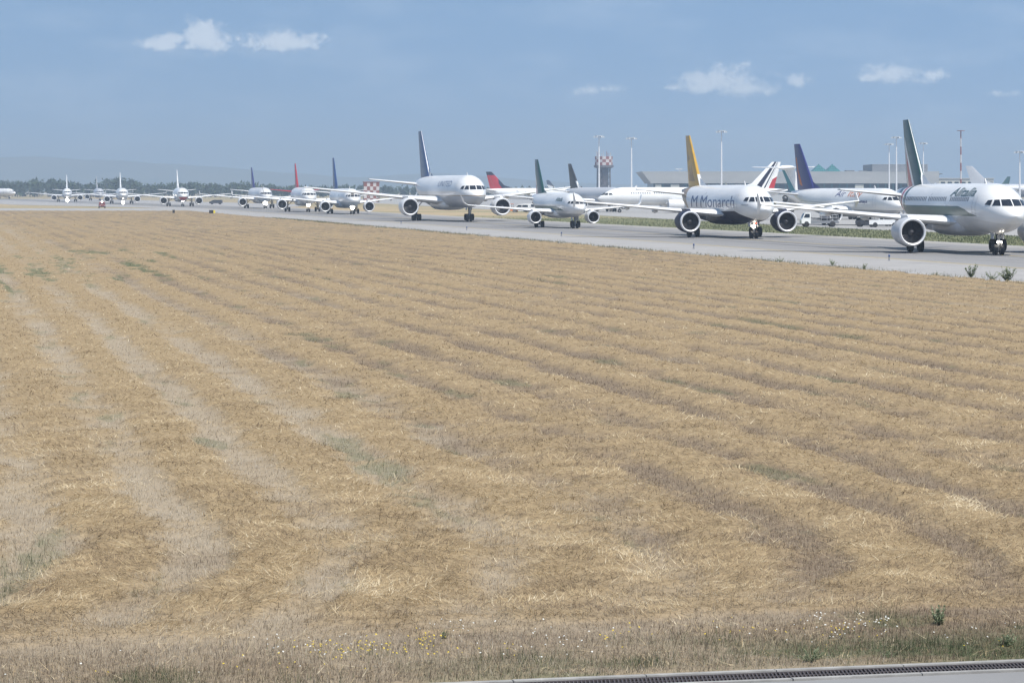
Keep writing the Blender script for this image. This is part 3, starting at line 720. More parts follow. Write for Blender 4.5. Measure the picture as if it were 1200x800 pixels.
def mast(px, top, Y, label, striped=False, lamps=True):
    r = empty('light_mast', (xat(px, Y), Y, 0), 0, label, 'light mast', 'tall masts around the apron')
    zt = zat(top, Y)
    if striped:
        n = 9
        for k in range(n):
            a, b = zt*k/n, zt*(k+1)/n; m = MB(); m.tube((0,0,a), (0,0,b-.01), .42-.2*k/n, .42-.2*(k+1)/n, n=10); m.build('pole_section', TWHITE if k % 2 else TRED, r)
    else:
        m = MB(); m.tube((0,0,0), (0,0,zt), .42, .20, n=10); m.build('pole', OFFW, r, smooth=True)
    m = MB(); m.lathe([(zt-.2,.1),(zt-.2,1.5),(zt,1.5),(zt,.1)], (0,0,0), axis='z', n=12); m.build('head_frame', GALV if not striped else TRED, r)
    if lamps:
        for k in range(6):
            a = 2*math.pi*k/6; m = MB(); m.prism([(-.35,-.3),(.35,-.3),(.28,.25),(-.28,.25)], -.25, .25)
            m.build('floodlight', GALV, r, loc=(1.75*math.cos(a), 1.75*math.sin(a), zt-.5), rz=a)
MY = 1150
mast(702, 159, MY, 'tall white light mast in front of the checkered tower')
mast(740, 161, MY, 'tall white light mast right of the checkered tower')
mast(845.5, 153, MY-60, 'tall white light mast rising behind the mustard tailed airliner fuselage')
mast(1050.5, 160, MY+40, 'light mast close on the left of the nearest green tail, tallest there')
mast(1042, 168, MY+180, 'shorter light mast behind, second to the left of the nearest green tail')
mast(1082, 167, MY+180, 'light mast just to the right of the nearest green tail')
mast(1126, 153, MY, 'red and white banded mast rising over the nearest fuselage', striped=True, lamps=False)
mast(1195, 177, MY-80, 'rightmost white light mast over the nearest cockpit')
#=== SETTING
# ------------------------------------------------------------------ noise (for the lie of the land)
_tab = np.random.default_rng(5).random((256, 256))
def vnoise(x, y):
    xi = np.floor(x).astype(int); yi = np.floor(y).astype(int); fx = x-xi; fy = y-yi
    fx = fx*fx*(3-2*fx); fy = fy*fy*(3-2*fy)
    a = _tab[xi & 255, yi & 255]; b = _tab[(xi+1) & 255, yi & 255]; c = _tab[xi & 255, (yi+1) & 255]; d = _tab[(xi+1) & 255, (yi+1) & 255]
    return (a*(1-fx)+b*fx)*(1-fy)+(c*(1-fx)+d*fx)*fy
def fbm(x, y, o=4):
    s = 0; a = .5; n = 0
    for k in range(o):
        s = s+a*vnoise(x*2**k+17.3*k, y*2**k+5.1*k); n += a; a *= .55
    return s/n
def sst(a, b, x):
    t = np.clip((x-a)/(b-a), 0, 1); return t*t*(3-2*t)

KY = lambda X: 32.50+.2416*X                 # far lip of the drainage channel
KC = 1/math.sqrt(1+.245**2)
def field(X, Y):
    """windrow (0 stubble .. 1 raked hay), pale stubble, green, height, distance from the channel"""
    b = (Y-KY(X))*KC
    q = .982*X+.187*Y; r = -.187*X+.982*Y
    head = sst(7.0, 3.2, b+2.5*(fbm(X/3, Y/3)-.5))
    qq = q+.9*(fbm(q/9+3, r/40)-.5)+.45*(fbm(q/2.0, r/9)-.5) + .022*np.clip(14-b, 0, 14)**2
    c = np.cos(2*np.pi*qq/2.35)*(.55+.9*sst(.30, .62, fbm(q/3+60, r/16+8, 3)))*(1-.55*sst(110, 230, r))
    rag = fbm(X*1.1+9, Y*.55+4, 5)
    w = sst(-1.1, .85, c+.30+2.9*(rag-.5)+1.3*(fbm(X*4.2+3, Y*2.1+7, 3)-.5)+2.2*sst(90, 220, r)*(fbm(q/1.6+31, r/22+5, 4)-.5))
    wh = sst(.50, .64, fbm(X*.35+40, b*1.1+3, 4)) * (1-.75*sst(3.6, 2.2, b))
    w = w*(1-head)+wh*head*.7
    w = w*(1-sst(3.4, 2.0, b)*.9)
    big = fbm(X/16+2, Y/38+7, 3)
    pale = sst(.30, .62, .5*big+.30*sst(13.5, 7.0, q+5*(big-.5)) + .35*(fbm(X*.6, Y*.6)-.5)+.06)
    gz = sst(3.0, .5, b)*(.16+.80*sst(.4, .62, fbm(X*.55+3, Y*1.1+2, 3)))
    gz = gz+sst(.60, .70, fbm(X*.5+12, Y*.5+31, 3))*sst(4.5, 2.5, b)*.6
    gz = gz*(.28+.72*sst(-1.5, 3.5, X))
    blob = np.exp(-((X+34)/12)**2-((Y-205)/55)**2)
    gp_ = sst(.54, .66, fbm(q/1.1+50, r/14, 3)+.22*(blob-.5))*sst(.8, .35, w)*sst(.10, .4, blob)
    gs = sst(.63, .75, fbm(q*.9+20, r/4.5+3, 4))*sst(.7, .2, w)*.55*sst(5, 9, b)
    gz = np.clip(gz+gp_*1.2+gs, 0, 1)
    pale = pale*(.6+.4*sst(2.0, 5.5, b))
    hgt = w*(.02+.10*fbm(X*1.3+1, Y*.9+8, 4))*(1-.35*head) + .06*fbm(X*2.7, Y*2.7, 4)*(.5+w)+.03*fbm(X*9, Y*9, 2)
    return w, pale, gz, hgt, b
FZ = .035

def attr(me, name, arr):
    a = me.attributes.new(name, 'FLOAT', 'POINT'); a.data.foreach_set('value', np.asarray(arr, dtype=np.float32).ravel())

# ------------------------------------------------------------------ setting materials
def n_attr(N, name):
    a = N.new('ShaderNodeAttribute'); a.attribute_name = name; return a.outputs['Fac']
def mixc(N, L, f, a, b):
    m = N.new('ShaderNodeMix'); m.data_type = 'RGBA'
    for k, v in (('A', a), ('B', b)):
        if isinstance(v, tuple): m.inputs[k].default_value = (*v, 1)
        else: L.new(v, m.inputs[k])
    if isinstance(f, (int, float)): m.inputs['Factor'].default_value = f
    else: L.new(f, m.inputs['Factor'])
    return m.outputs['Result']
def noise(N, L, vec, scale, detail=5, rough=.6, stretch=None):
    if stretch:
        mp = N.new('ShaderNodeMapping'); mp.inputs['Scale'].default_value = stretch; L.new(vec, mp.inputs['Vector']); vec = mp.outputs['Vector']
    n = N.new('ShaderNodeTexNoise'); n.inputs['Scale'].default_value = scale; n.inputs['Detail'].default_value = detail; n.inputs['Roughness'].default_value = rough
    L.new(vec, n.inputs['Vector']); return n.outputs['Fac']
def rng_(N, L, v, a, b, lo=0., hi=1.):
    m = N.new('ShaderNodeMapRange'); m.inputs['From Min'].default_value = a; m.inputs['From Max'].default_value = b
    m.inputs['To Min'].default_value = lo; m.inputs['To Max'].default_value = hi; L.new(v, m.inputs['Value']); return m.outputs['Result']

GOLD1, GOLD2 = (.340, .256, .150), (.235, .175, .102)
PALE, BRN, GRN = (.305, .252, .185), (.145, .108, .078), (.08, .105, .052)
mF, nt, N, L, b = newmat('mown_hay_ground')
tc = N.new('ShaderNodeTexCoord').outputs['Object']
n1 = noise(N, L, tc, 5.0, 6); n2 = noise(N, L, tc, 22.0, 4, stretch=(1, .35, 1)); n3 = noise(N, L, tc, .12, 4)
gold = mixc(N, L, rng_(N, L, n1, .35, .68), GOLD2, GOLD1)
stub = mixc(N, L, n_attr(N, 'pale'), BRN, PALE)
stub = mixc(N, L, rng_(N, L, n2, .42, .7, 0, .55), stub, (.33, .27, .185))
c = mixc(N, L, n_attr(N, 'wind'), stub, gold)
c = mixc(N, L, rng_(N, L, n3, .35, .7, 0, .22), c, (.28, .215, .135))
gm = N.new('ShaderNodeMath'); gm.operation = 'MULTIPLY'; L.new(n_attr(N, 'green'), gm.inputs[0]); L.new(rng_(N, L, n1, .3, .6, .3, .95), gm.inputs[1])
c = mixc(N, L, gm.outputs[0], c, GRN)
L.new(c, b.inputs['Base Color']); b.inputs['Roughness'].default_value = .95; b.inputs['Specular IOR Level'].default_value = .1
bp = N.new('ShaderNodeBump'); bp.inputs['Strength'].default_value = .5; bp.inputs['Distance'].default_value = .03; L.new(n2, bp.inputs['Height']); L.new(bp.outputs['Normal'], b.inputs['Normal'])

def blade_mat(name, ramp, trans=.25):
    m, nt, N, L, b = newmat(name)
    r = N.new('ShaderNodeValToRGB'); e = r.color_ramp.elements
    e[0].position = ramp[0][0]; e[0].color = (*ramp[0][1], 1); e[1].position = ramp[-1][0]; e[1].color = (*ramp[-1][1], 1)
    for p, c in ramp[1:-1]: q = e.new(p); q.color = (*c, 1)
    L.new(n_attr(N, 'tone'), r.inputs['Fac']); L.new(r.outputs['Color'], b.inputs['Base Color'])
    b.inputs['Roughness'].default_value = .8; b.inputs['Specular IOR Level'].default_value = .2
    t = N.new('ShaderNodeBsdfTranslucent'); L.new(r.outputs['Color'], t.inputs['Color'])
    mx = N.new('ShaderNodeMixShader'); mx.inputs['Fac'].default_value = trans
    L.new(b.outputs[0], mx.inputs[1]); L.new(t.outputs[0], mx.inputs[2]); L.new(mx.outputs[0], N['Material Output'].inputs['Surface'])
    return m
STRAW = blade_mat('hay_straw', [(0, (.12, .086, .056)), (.2, (.215, .157, .094)), (.45, (.385, .290, .168)), (.75, (.52, .412, .252)), (1, (.69, .60, .43))])
STUBB = blade_mat('stubble_blades', [(0, (.11, .082, .058)), (.3, (.20, .155, .108)), (.65, (.395, .335, .25)), (1, (.62, .56, .46))], .42)
GRASS = blade_mat('green_grass', [(0, (.035, .05, .024)), (.45, (.08, .105, .05)), (.75, (.15, .155, .085)), (1, (.30, .255, .165))])
LEAFD = blade_mat('far_foliage', [(0, (.02, .032, .018)), (.6, (.045, .07, .03)), (1, (.09, .12, .05))])
WEEDM = blade_mat('weed_leaf', [(0, (.15, .18, .10)), (.6, (.25, .30, .18)), (1, (.40, .42, .29))], .5)

# ------------------------------------------------------------------ the ground, aprons, taxiway
mG, nt, N, L, b = newmat('dry_airfield_ground')
tc = N.new('ShaderNodeTexCoord').outputs['Object']
c = mixc(N, L, rng_(N, L, noise(N, L, tc, .06, 8), .35, .65), (.30, .225, .125), (.40, .31, .18))
c = mixc(N, L, rng_(N, L, noise(N, L, tc, .013, 5), .45, .62, 0, .75), c, (.155, .165, .075))
L.new(c, b.inputs['Base Color']); b.inputs['Roughness'].default_value = .95
m = MB(); m.add([(-12000,-300,0),(12000,-300,0),(12000,12000,0),(-12000,12000,0)], [(0,1,2,3)])
tag(m.build('ground', mG, fix=False), kind='structure')

def pave_mat(name, base, dark, joint=True, tyre=True):
    m, nt, N, L, b = newmat(name)
    tc = N.new('ShaderNodeTexCoord').outputs['Object']; uv = N.new('ShaderNodeUVMap').outputs['UV']
    c = mixc(N, L, rng_(N, L, noise(N, L, tc, .25, 8), .3, .7), tuple(k*.86 for k in base), tuple(min(1, k*1.1) for k in base))
    c = mixc(N, L, rng_(N, L, noise(N, L, tc, 14, 4), .35, .7, 0, .2), c, tuple(k*.72 for k in base))
    if tyre:
        sp = N.new('ShaderNodeSeparateXYZ'); L.new(uv, sp.inputs[0])
        ab = N.new('ShaderNodeMath'); ab.operation = 'ABSOLUTE'; L.new(sp.outputs['X'], ab.inputs[0])
        band = rng_(N, L, ab.outputs[0], 13.5, 11.5)
        c = mixc(N, L, rng_(N, L, band, 0, 1, 0, .62), c, dark)
        st = noise(N, L, uv, 1.0, 6, stretch=(.9, .012, 1))
        ad = N.new('ShaderNodeMath'); ad.operation = 'MULTIPLY'; L.new(rng_(N, L, st, .46, .64, 0, .9), ad.inputs[0]); L.new(rng_(N, L, ab.outputs[0], 11, 4), ad.inputs[1])
        c = mixc(N, L, ad.outputs[0], c, (.075, .073, .075))
    if joint:
        br = N.new('ShaderNodeTexBrick'); br.offset = 0; br.inputs['Scale'].default_value = 1; br.inputs['Brick Width'].default_value = 7.5; br.inputs['Row Height'].default_value = 7.5
        br.inputs['Mortar Size'].default_value = .08; br.inputs['Color1'].default_value = (0,0,0,1); br.inputs['Color2'].default_value = (0,0,0,1); br.inputs['Mortar'].default_value = (1,1,1,1)
        L.new(uv, br.inputs['Vector']); c = mixc(N, L, rng_(N, L, br.outputs['Color'], 0, 1, 0, .6), c, tuple(k*.35 for k in base))
    L.new(c, b.inputs['Base Color']); b.inputs['Roughness'].default_value = .85
    return m
TAX = pave_mat('taxiway_concrete', (.325, .312, .298), (.18, .175, .172)); APR = pave_mat('apron_concrete', (.33, .32, .305), (.2, .2, .2), tyre=False)
NEARAP = pave_mat('near_apron_concrete', (.225, .222, .22), (.2, .2, .2), joint=False, tyre=False)
def strip(name, ys, lo, hi, z, mat, kind='structure'):
    vs = []; uvs = []; fs = []
    for Y in ys:
        l = lo(Y); h = hi(Y)
        for k in range(5): X = l+(h-l)*k/4; vs.append((X, Y, z)); uvs.append((X-CX(Y), Y))
    for i in range(len(ys)-1):
        for k in range(4): fs.append((i*5+k, i*5+k+1, i*5+k+6, i*5+k+5))
    me = bpy.data.meshes.new(name); me.from_pydata(vs, [], fs); me.materials.append(mat)
    u = me.uv_layers.new(name='UVMap')
    for lp in me.loops: u.data[lp.index].uv = uvs[lp.vertex_index]
    return tag(link(name, me), kind=kind)
ys = list(range(90, 1700, 40))
wid = lambda Y: 0 if Y < 880 else min(40, (Y-880)*.25)
strip('taxiway', ys, lambda Y: CX(Y)-24.8-wid(Y)*.6, lambda Y: CX(Y)+16+wid(Y), GZ, TAX)
strip('apron', [150, 250, 344, 430, 756, 1100, 1400, 1700], lambda Y: CX(Y)+np.interp(Y, [0, 430, 756, 1100, 1700], [37, 38, 57, 95, 150]), lambda Y: 900+0*Y, GZ-.004, APR)
strip('cross_taxiway', [748, 770, 800, 848], lambda Y: -600, lambda Y: CX(Y)-24.6, GZ-.008, TAX if False else APR)
# painted edge lines and centre line
WLINE = paint('worn_yellow_marking', (.5, .36, .07), .8, var=.35, scale=.6)
strip('taxiway_centre_line', ys[:26], lambda Y: CX(Y)-.15, lambda Y: CX(Y)+.15, GZ+.004, WLINE)
for s_ in (-13.2, -12.6):
    strip('taxiway_edge_line', ys[:26], lambda Y: CX(Y)+s_-.09, lambda Y: CX(Y)+s_+.09, GZ+.004, WLINE)
for s_ in (13.2,):
    strip('taxiway_edge_line', ys[:26], lambda Y: CX(Y)+s_-.09, lambda Y: CX(Y)+s_+.09, GZ+.004, WLINE)
m, nt, N, L, b = newmat('verge_turf')
tc = N.new('ShaderNodeTexCoord').outputs['Object']
c = mixc(N, L, rng_(N, L, noise(N, L, tc, .35, 8), .35, .65), (.105, .125, .05), (.22, .205, .10))
L.new(c, b.inputs['Base Color']); b.inputs['Roughness'].default_value = .95
strip('grass_verge', [150, 200, 260, 320, 380, 440, 500, 560], lambda Y: CX(Y)+15.9, lambda Y: CX(Y)+np.interp(Y, [0, 430, 756], [37.2, 38.2, 57.2]), .012, m)
# near apron beyond the channel
AP_IN = .66
m = MB(); xs = (-90, 60)
m.add([(-90, -60, 0), (60, -60, 0), (60, KY(60)-.70, 0), (-90, KY(-90)-.70, 0)], [(0,1,2,3)]); me_ = m.build('near_apron', NEARAP, fix=False, loc=(0,0,.05))
tag(me_, kind='structure'); me_.data.uv_layers.new(name='UVMap')

# drainage channel along the apron edge
ang = math.atan(.245)
dch = empty('drainage_channel', (0, KY(0), 0), ang, 'long drainage channel with iron grating and pale concrete lips along the near apron', 'drain')
m = MB()
for k in range(-4, 14):
    j_ = random.uniform(-.006, .006); m.box(k*1.5, k*1.5+1.488, -.105, j_, -.05, .072+abs(j_)*.8)
m.build('concrete_lip', CONC, dch)
m = MB()
for k in range(-4, 14):
    j_ = random.uniform(-.005, .005); m.box(k*1.5, k*1.5+1.488, -.66+j_, -.575, -.05, .067+abs(j_)*.8)
m.build('concrete_lip', CONC, dch)
m = MB(); m.box(-6, 21, -.57, -.11, -.05, .012); m.build('trough', paint('dark_trough', (.03,.03,.03), .8), dch)  # trough floor in one even near-black colour
def grate():
    m = MB(); m.box(0, .99, -.565, -.535, .03, .06); m.box(0, .99, -.145, -.115, .03, .06); m.box(0, .99, -.352, -.335, .03, .058)
    for k in range(22):
        x = .012+k*.045; m.add([(x,-.535,.03),(x+.016,-.535,.03),(x+.106,-.145,.03),(x+.09,-.145,.03),(x,-.535,.057),(x+.016,-.535,.057),(x+.106,-.145,.057),(x+.09,-.145,.057)],
          [(0,3,2,1),(4,5,6,7),(0,1,5,4),(1,2,6,5),(2,3,7,6),(3,0,4,7)])
    return m
g0 = grate().build('grating', IRON, dch, loc=(-2, 0, 0))
for k in range(-1, 12):
    g = g0.copy(); COL.objects.link(g); g.parent = dch; g.location = (k, 0, 0)

# ------------------------------------------------------------------ the hay field
def edgeX(Y): return CX(Y)-24.9
rows = []; y = 812.0
while y > 247.2:
    rows.append(F*H/(y-HY)); y -= .62 if y < 420 else .8
rows = np.array(rows); cols = np.linspace(-.212, .218, 820)
YY, UU = np.meshgrid(rows, cols, indexing='ij'); XX = UU*(YY+42)
w, pale, gz, hg, bb = field(XX, YY)
nr, nc = XX.shape
edge_j = 2.0*(fbm(XX*0+3.3, YY/2.3, 4)-.5)*2 + .5*(fbm(XX, YY*1.7, 2)-.5)
keep = (bb > .02) & (XX < edgeX(YY)+edge_j) & (YY < 752)
ZZ = FZ+hg*sst(0, .35, bb)*sst(0, 1.2, edgeX(YY)+1-XX)
idx = np.arange(nr*nc).reshape(nr, nc)
fk = keep[:-1,:-1] & keep[1:,:-1] & keep[:-1,1:] & keep[1:,1:]
faces = np.stack([idx[:-1,:-1], idx[:-1,1:], idx[1:,1:], idx[1:,:-1]], -1)[fk]
used = np.zeros(nr*nc, bool); used[faces.ravel()] = True
remap = np.cumsum(used)-1
co = np.stack([XX, YY, ZZ], -1).reshape(-1, 3)[used]; faces = remap[faces]
def np_mesh(name, co, faces, mat, smooth=True):
    me = bpy.data.meshes.new(name); n = faces.shape[1]
    me.vertices.add(len(co)); me.vertices.foreach_set('co', co.astype(np.float32).ravel())
    me.loops.add(faces.size); me.loops.foreach_set('vertex_index', faces.astype(np.int32).ravel())
    me.polygons.add(len(faces)); me.polygons.foreach_set('loop_start', np.arange(0, faces.size, n, dtype=np.int32))
    me.polygons.foreach_set('use_smooth', np.full(len(faces), smooth)); me.update(calc_edges=True); me.materials.append(mat)
    return me
me = np_mesh('field', co, faces, mF)
attr(me, 'wind', w.ravel()[used]); attr(me, 'pale', pale.ravel()[used]); attr(me, 'green', gz.ravel()[used])
tag(link('field', me), kind='structure')

def blades(name, base, dirv, length, width, tone, mat, label, cat):
    """one tapering blade per row: base point, direction, length, width"""
    n = len(base); side = np.cross(dirv, np.array([0, 0, 1.0])); nl = np.linalg.norm(side, axis=1, keepdims=True)
    rnd = rng.normal(size=(n, 3)); rnd[:, 2] *= .6
    side = np.where(nl > .3, side/np.maximum(nl, 1e-6), np.cross(dirv, rnd)); side += .5*rnd*.6
    side /= np.linalg.norm(side, axis=1, keepdims=True)+1e-9
    hw = (width/2)[:, None]
    a = base-side*hw; b_ = base+side*hw; c_ = base+dirv*length[:, None]
    co = np.stack([a, b_, c_], 1).reshape(-1, 3); f = np.arange(3*n).reshape(n, 3)
    me = np_mesh(name, co, f, mat, False); attr(me, 'tone', np.repeat(np.clip(tone, 0, 1), 3))
    return tag(link(name, me), label, cat, None, 'stuff')

def screen_spread(n, y0, y1, lo=-.22, hi=.225):
    y = rng.uniform(y0, y1, n); Y = F*H/(y-HY); X = rng.uniform(lo, hi, n)*Y
    k = int(n*.3); y2 = rng.uniform(y0, y1, k); Y2 = F*H/(y2-HY); X2 = np.where(rng.random(k) < .5, lo*Y2-rng.uniform(0, 8.5, k), hi*Y2+rng.uniform(0, 8.5, k))
    return np.append(X, X2), np.append(Y, Y2)
def stood(n, tilt0, tilt1, az=None):
    t = rng.uniform(tilt0, tilt1, n); a = rng.uniform(0, 2*np.pi, n) if az is None else az
    return np.stack([np.cos(a)*np.cos(t), np.sin(a)*np.cos(t), np.sin(t)], 1)

# raked hay
X, Y = screen_spread(560000, 247, 812)
w, pale, gz, hg, bb = field(X, Y)
k = (rng.random(len(X)) < w*.90+.10) & (bb > .25) & (X < edgeX(Y)-.2) & (Y < 750)
X, Y, w, hg, gz, bb = X[k], Y[k], w[k], hg[k], gz[k], bb[k]; n = len(X)
clump = fbm(X*.9+77, Y*.9+13, 3)
mess = fbm(X*2.3+5, Y*2.3, 2)
az = 2*np.pi*fbm(X*.55, Y*.55+90, 2)*1.6+rng.normal(0, .95, n)
d = stood(n, -.05, .55, az); ln_ = rng.uniform(.05, .24, n)
tone = .44+.9*(clump-.5)+.8*(mess-.5)+rng.normal(0, .24, n)
blades('cut_hay', np.stack([X, Y, FZ+hg+rng.uniform(-.005, .035, n)], 1), d, ln_, np.maximum(.0058, .00021*Y)*rng.uniform(.5, 1.4, n), tone, STRAW,
       'golden cut hay lying in raked rows over the field', 'hay')
# stubble between the rows
X, Y = screen_spread(400000, 247, 812)
w, pale, gz, hg, bb = field(X, Y)
k = (rng.random(len(X)) < (1-w)*.98) & (bb > .12) & (X < edgeX(Y)+.3) & (Y < 750) & (rng.random(len(X)) > gz*.5)
X, Y, w, hg, gz, pale, bb = X[k], Y[k], w[k], hg[k], gz[k], pale[k], bb[k]; n = len(X)
tone = .27+.46*(pale-.1)-.03*sst(4.5, 2.0, bb)+.6*(fbm(X*.8, Y*.8, 3)-.5)+rng.normal(0, .24, n)
blades('stubble', np.stack([X, Y, FZ+hg-.005], 1), stood(n, .6, 1.5), rng.uniform(.03, .10, n)*np.where(bb < 3, 1.4, 1), np.maximum(.0052, .00018*Y)*rng.uniform(.6, 1.3, n), tone, STUBB,
       'short grey brown stubble standing between the hay rows', 'stubble')
# green grass by the channel and in patches, with dry stalks
X, Y = screen_spread(150000, 247, 812)
X2, Y2 = screen_spread(80000, 700, 812); X = np.append(X, X2); Y = np.append(Y, Y2)
w, pale, gz, hg, bb = field(X, Y)
k = (rng.random(len(X)) < gz) & (bb > .03) & (X < edgeX(Y)+.3)
X, Y, hg, bb = X[k], Y[k], hg[k], bb[k]; n = len(X)
tall = .6+.9*sst(.45, .7, fbm(X*1.3, Y*1.3, 3))
tone = .38+1.0*(fbm(X*1.1+8, Y*1.1, 3)-.5)+rng.normal(0, .22, n)
blades('green_grass', np.stack([X, Y, FZ+hg-.005], 1), stood(n, .75, 1.52), rng.uniform(.05, .17, n)*tall, np.maximum(.006, .00017*Y)*rng.uniform(.6, 1.2, n), tone, GRASS,
       'green grass growing by the drainage channel and in field patches', 'grass')
# rough grass along the taxiway edge
Yb = rng.uniform(165, 560, 16000); Xb = edgeX(Yb)+rng.normal(-.4, .9, 16000); n = 16000
kk = fbm(Yb/3.1, Xb*.2, 3) > .40; Xb, Yb = Xb[kk], Yb[kk]; n = len(Xb)
blades('edge_grass', np.stack([Xb, Yb, np.full(n, FZ)], 1), stood(n, .7, 1.5), rng.uniform(.08, .32, n), rng.uniform(.02, .045, n)*Yb/250, .75+rng.normal(0, .25, n), GRASS,
       'rough dry and green grass tufts along the taxiway edge', 'grass')
# verge grass beyond the taxiway
Yb = F*H/(rng.uniform(255, 292, 26000)-HY); n = len(Yb); fr = rng.random(n)
Xb = CX(1)*0+CX(Yb)+16+fr*np.interp(Yb, [0, 430, 756], [21, 22, 41])
tone = .40+1.1*(fbm(Xb/7, Yb/11, 3)-.5)+rng.normal(0, .2, n)+.4*sst(430, 620, Yb)
blades('verge_grass', np.stack([Xb, Yb, np.full(n, .012)], 1), stood(n, .7, 1.5), rng.uniform(.06, .30, n), rng.uniform(.03, .09, n), tone, GRASS,
       'green verge grass between the taxiway and the apron', 'grass')

# small flowers
def flowers(name, mat, label, spots, n_any, zr):
    P = []
    for (px, py, sx, sy, n) in spots:
        for _ in range(n):
            x, y = random.gauss(px, sx), random.gauss(py, sy)
            if not 690 < y < 792: continue
            X, Y = gp(x, y+5)
            if (Y-KY(X))*KC > .15: P.append((X, Y))
    for _ in range(n_any):
        b = random.uniform(.2, 2.6)
        X = random.uniform(-7, 8.5); P.append((X, KY(X)+b))
    m = MB(); st = MB()
    for (X, Y) in P:
        z = FZ+random.uniform(*zr); r = random.uniform(.008, .0135); tx_, ty_ = random.uniform(-.5, .5), random.uniform(-.7, .1)
        u = Vector((1, 0, tx_)).normalized(); v = Vector((0, 1, -ty_)).normalized()
        ring = [Vector((X, Y, z))+u*(r*math.cos(a))+v*(r*math.sin(a)) for a in [2*math.pi*q/7 for q in range(7)]]
        m.add(ring+[Vector((X, Y, z+.006))], [(q, (q+1) % 7, 7) for q in range(7)], 0)
        m.add([(X-.002, Y, FZ), (X+.002, Y, FZ), (X, Y+.004, z)], [(0,1,2)], 1)
    tag(m.build(name, [mat, GRASS_S], fix=False), label, 'flowers', None, 'stuff')
GRASS_S = paint('flower_stem', (.12, .15, .07), .8)
flowers('yellow_flowers', paint('yellow_petal', (.55, .40, .03), .6), 'tiny yellow wild flowers scattered in the grass by the drainage channel',
        [(400,768,30,6,36),(425,765,12,4,16),(497,758,10,4,22),(470,768,25,6,24),(560,772,40,8,8),(735,752,20,6,14),(870,745,40,6,18),(985,745,30,7,18),(1150,760,30,10,3),(120,790,40,5,6),(370,785,40,5,7)], 16, (.05, .16))
flowers('white_flowers', paint('white_petal', (.62, .62, .58), .6), 'tiny white daisies scattered in the grass by the drainage channel',
        [(985,745,35,8,34),(960,738,15,4,14),(1035,741,8,3,9),(640,770,30,8,12),(320,762,14,3,9),(350,766,30,6,8),(520,742,20,4,6),(555,752,20,6,8),(640,745,10,4,6),(700,765,40,8,8),(410,770,40,8,14),(1130,765,30,12,8),(1190,735,10,5,4)], 18, (.06, .2))
# taller weeds
def weed(px, py, hpx, label, name='weed', nst=9, spread=.5, kind_=0):
    spread *= 1.35; nst = int(nst*1.3)
    X, Y = gp(px, py); h = hpx*Y/F*(1.2 if py < 400 else 1.0)
    r = empty(name, (X, Y, FZ-.01), 0, label, 'weed', 'weeds at the edge of the pavement')
    st = []; base = []; d = []; ln_ = []; wd = []; tn = []
    m = MB()
    for s in range(nst):
        a = random.uniform(0, 6.28); lean = random.uniform(.05, spread); hh = h*random.uniform(.55, 1.05)
        top = Vector((math.cos(a)*lean*h, math.sin(a)*lean*h, hh)); m.tube((0,0,0), top, .003+.004*h, .002, n=5)
        for q in range(24):
            f = random.uniform(.12, 1.0); p = top*f; aa = random.uniform(0, 6.28)
            base.append(p); d.append((math.cos(aa)*.8, math.sin(aa)*.8, random.uniform(-.1, .8))); ln_.append(h*random.uniform(.14, .30)*(1.2-.6*f)); wd.append(h*random.uniform(.07, .14)); tn.append(random.gauss(.45+.25*f, .2))
    m.build('stem', GRASS_S, r)
    dv = np.array(d); dv /= np.linalg.norm(dv, axis=1, keepdims=True)
    o = blades('foliage', np.array([tuple(p) for p in base]), dv, np.array(ln_), np.array(wd), np.array(tn), WEEDM, None, None)
    del o['kind']; o.parent = r
weed(1138, 327, 15, 'green weed standing at the taxiway edge, left of the bushier two', nst=9, spread=.35)
weed(1163, 329, 9, 'low spreading weed between the two taller weeds at the taxiway edge', nst=8, spread=.8)
weed(1181, 331, 15, 'widest bushy weed at the taxiway edge, farthest right', nst=14, spread=.55)
weed(1012, 317, 7, 'low weed at the taxiway edge below the nearest engine', nst=7, spread=.9)
weed(975, 312, 7, 'low wide weed at the taxiway edge, below the tip of the nearest wing', nst=9, spread=1.2)
weed(1098, 324, 5, 'smallest weed at the taxiway edge, left of the three tall ones', nst=7, spread=1.6)
weed(915, 308, 6, 'low weed at the taxiway edge in front of the navy right engine', nst=7, spread=1.0)
weed(1100, 738, 26, 'dark leafy weed in the grass near the right end of the channel', nst=12, spread=.45)
weed(950, 780, 18, 'leafy green weed close to the channel under the white daisies', nst=14, spread=.9)
weed(1178, 762, 20, 'bushy green weed by the channel at the right edge', nst=13, spread=.8)
weed(520, 755, 15, 'thin weed with white flowers beside the yellow flowers', nst=6, spread=.3)
weed(1042, 776, 12, 'small green weed touching the pale lip of the channel', nst=9, spread=.8)

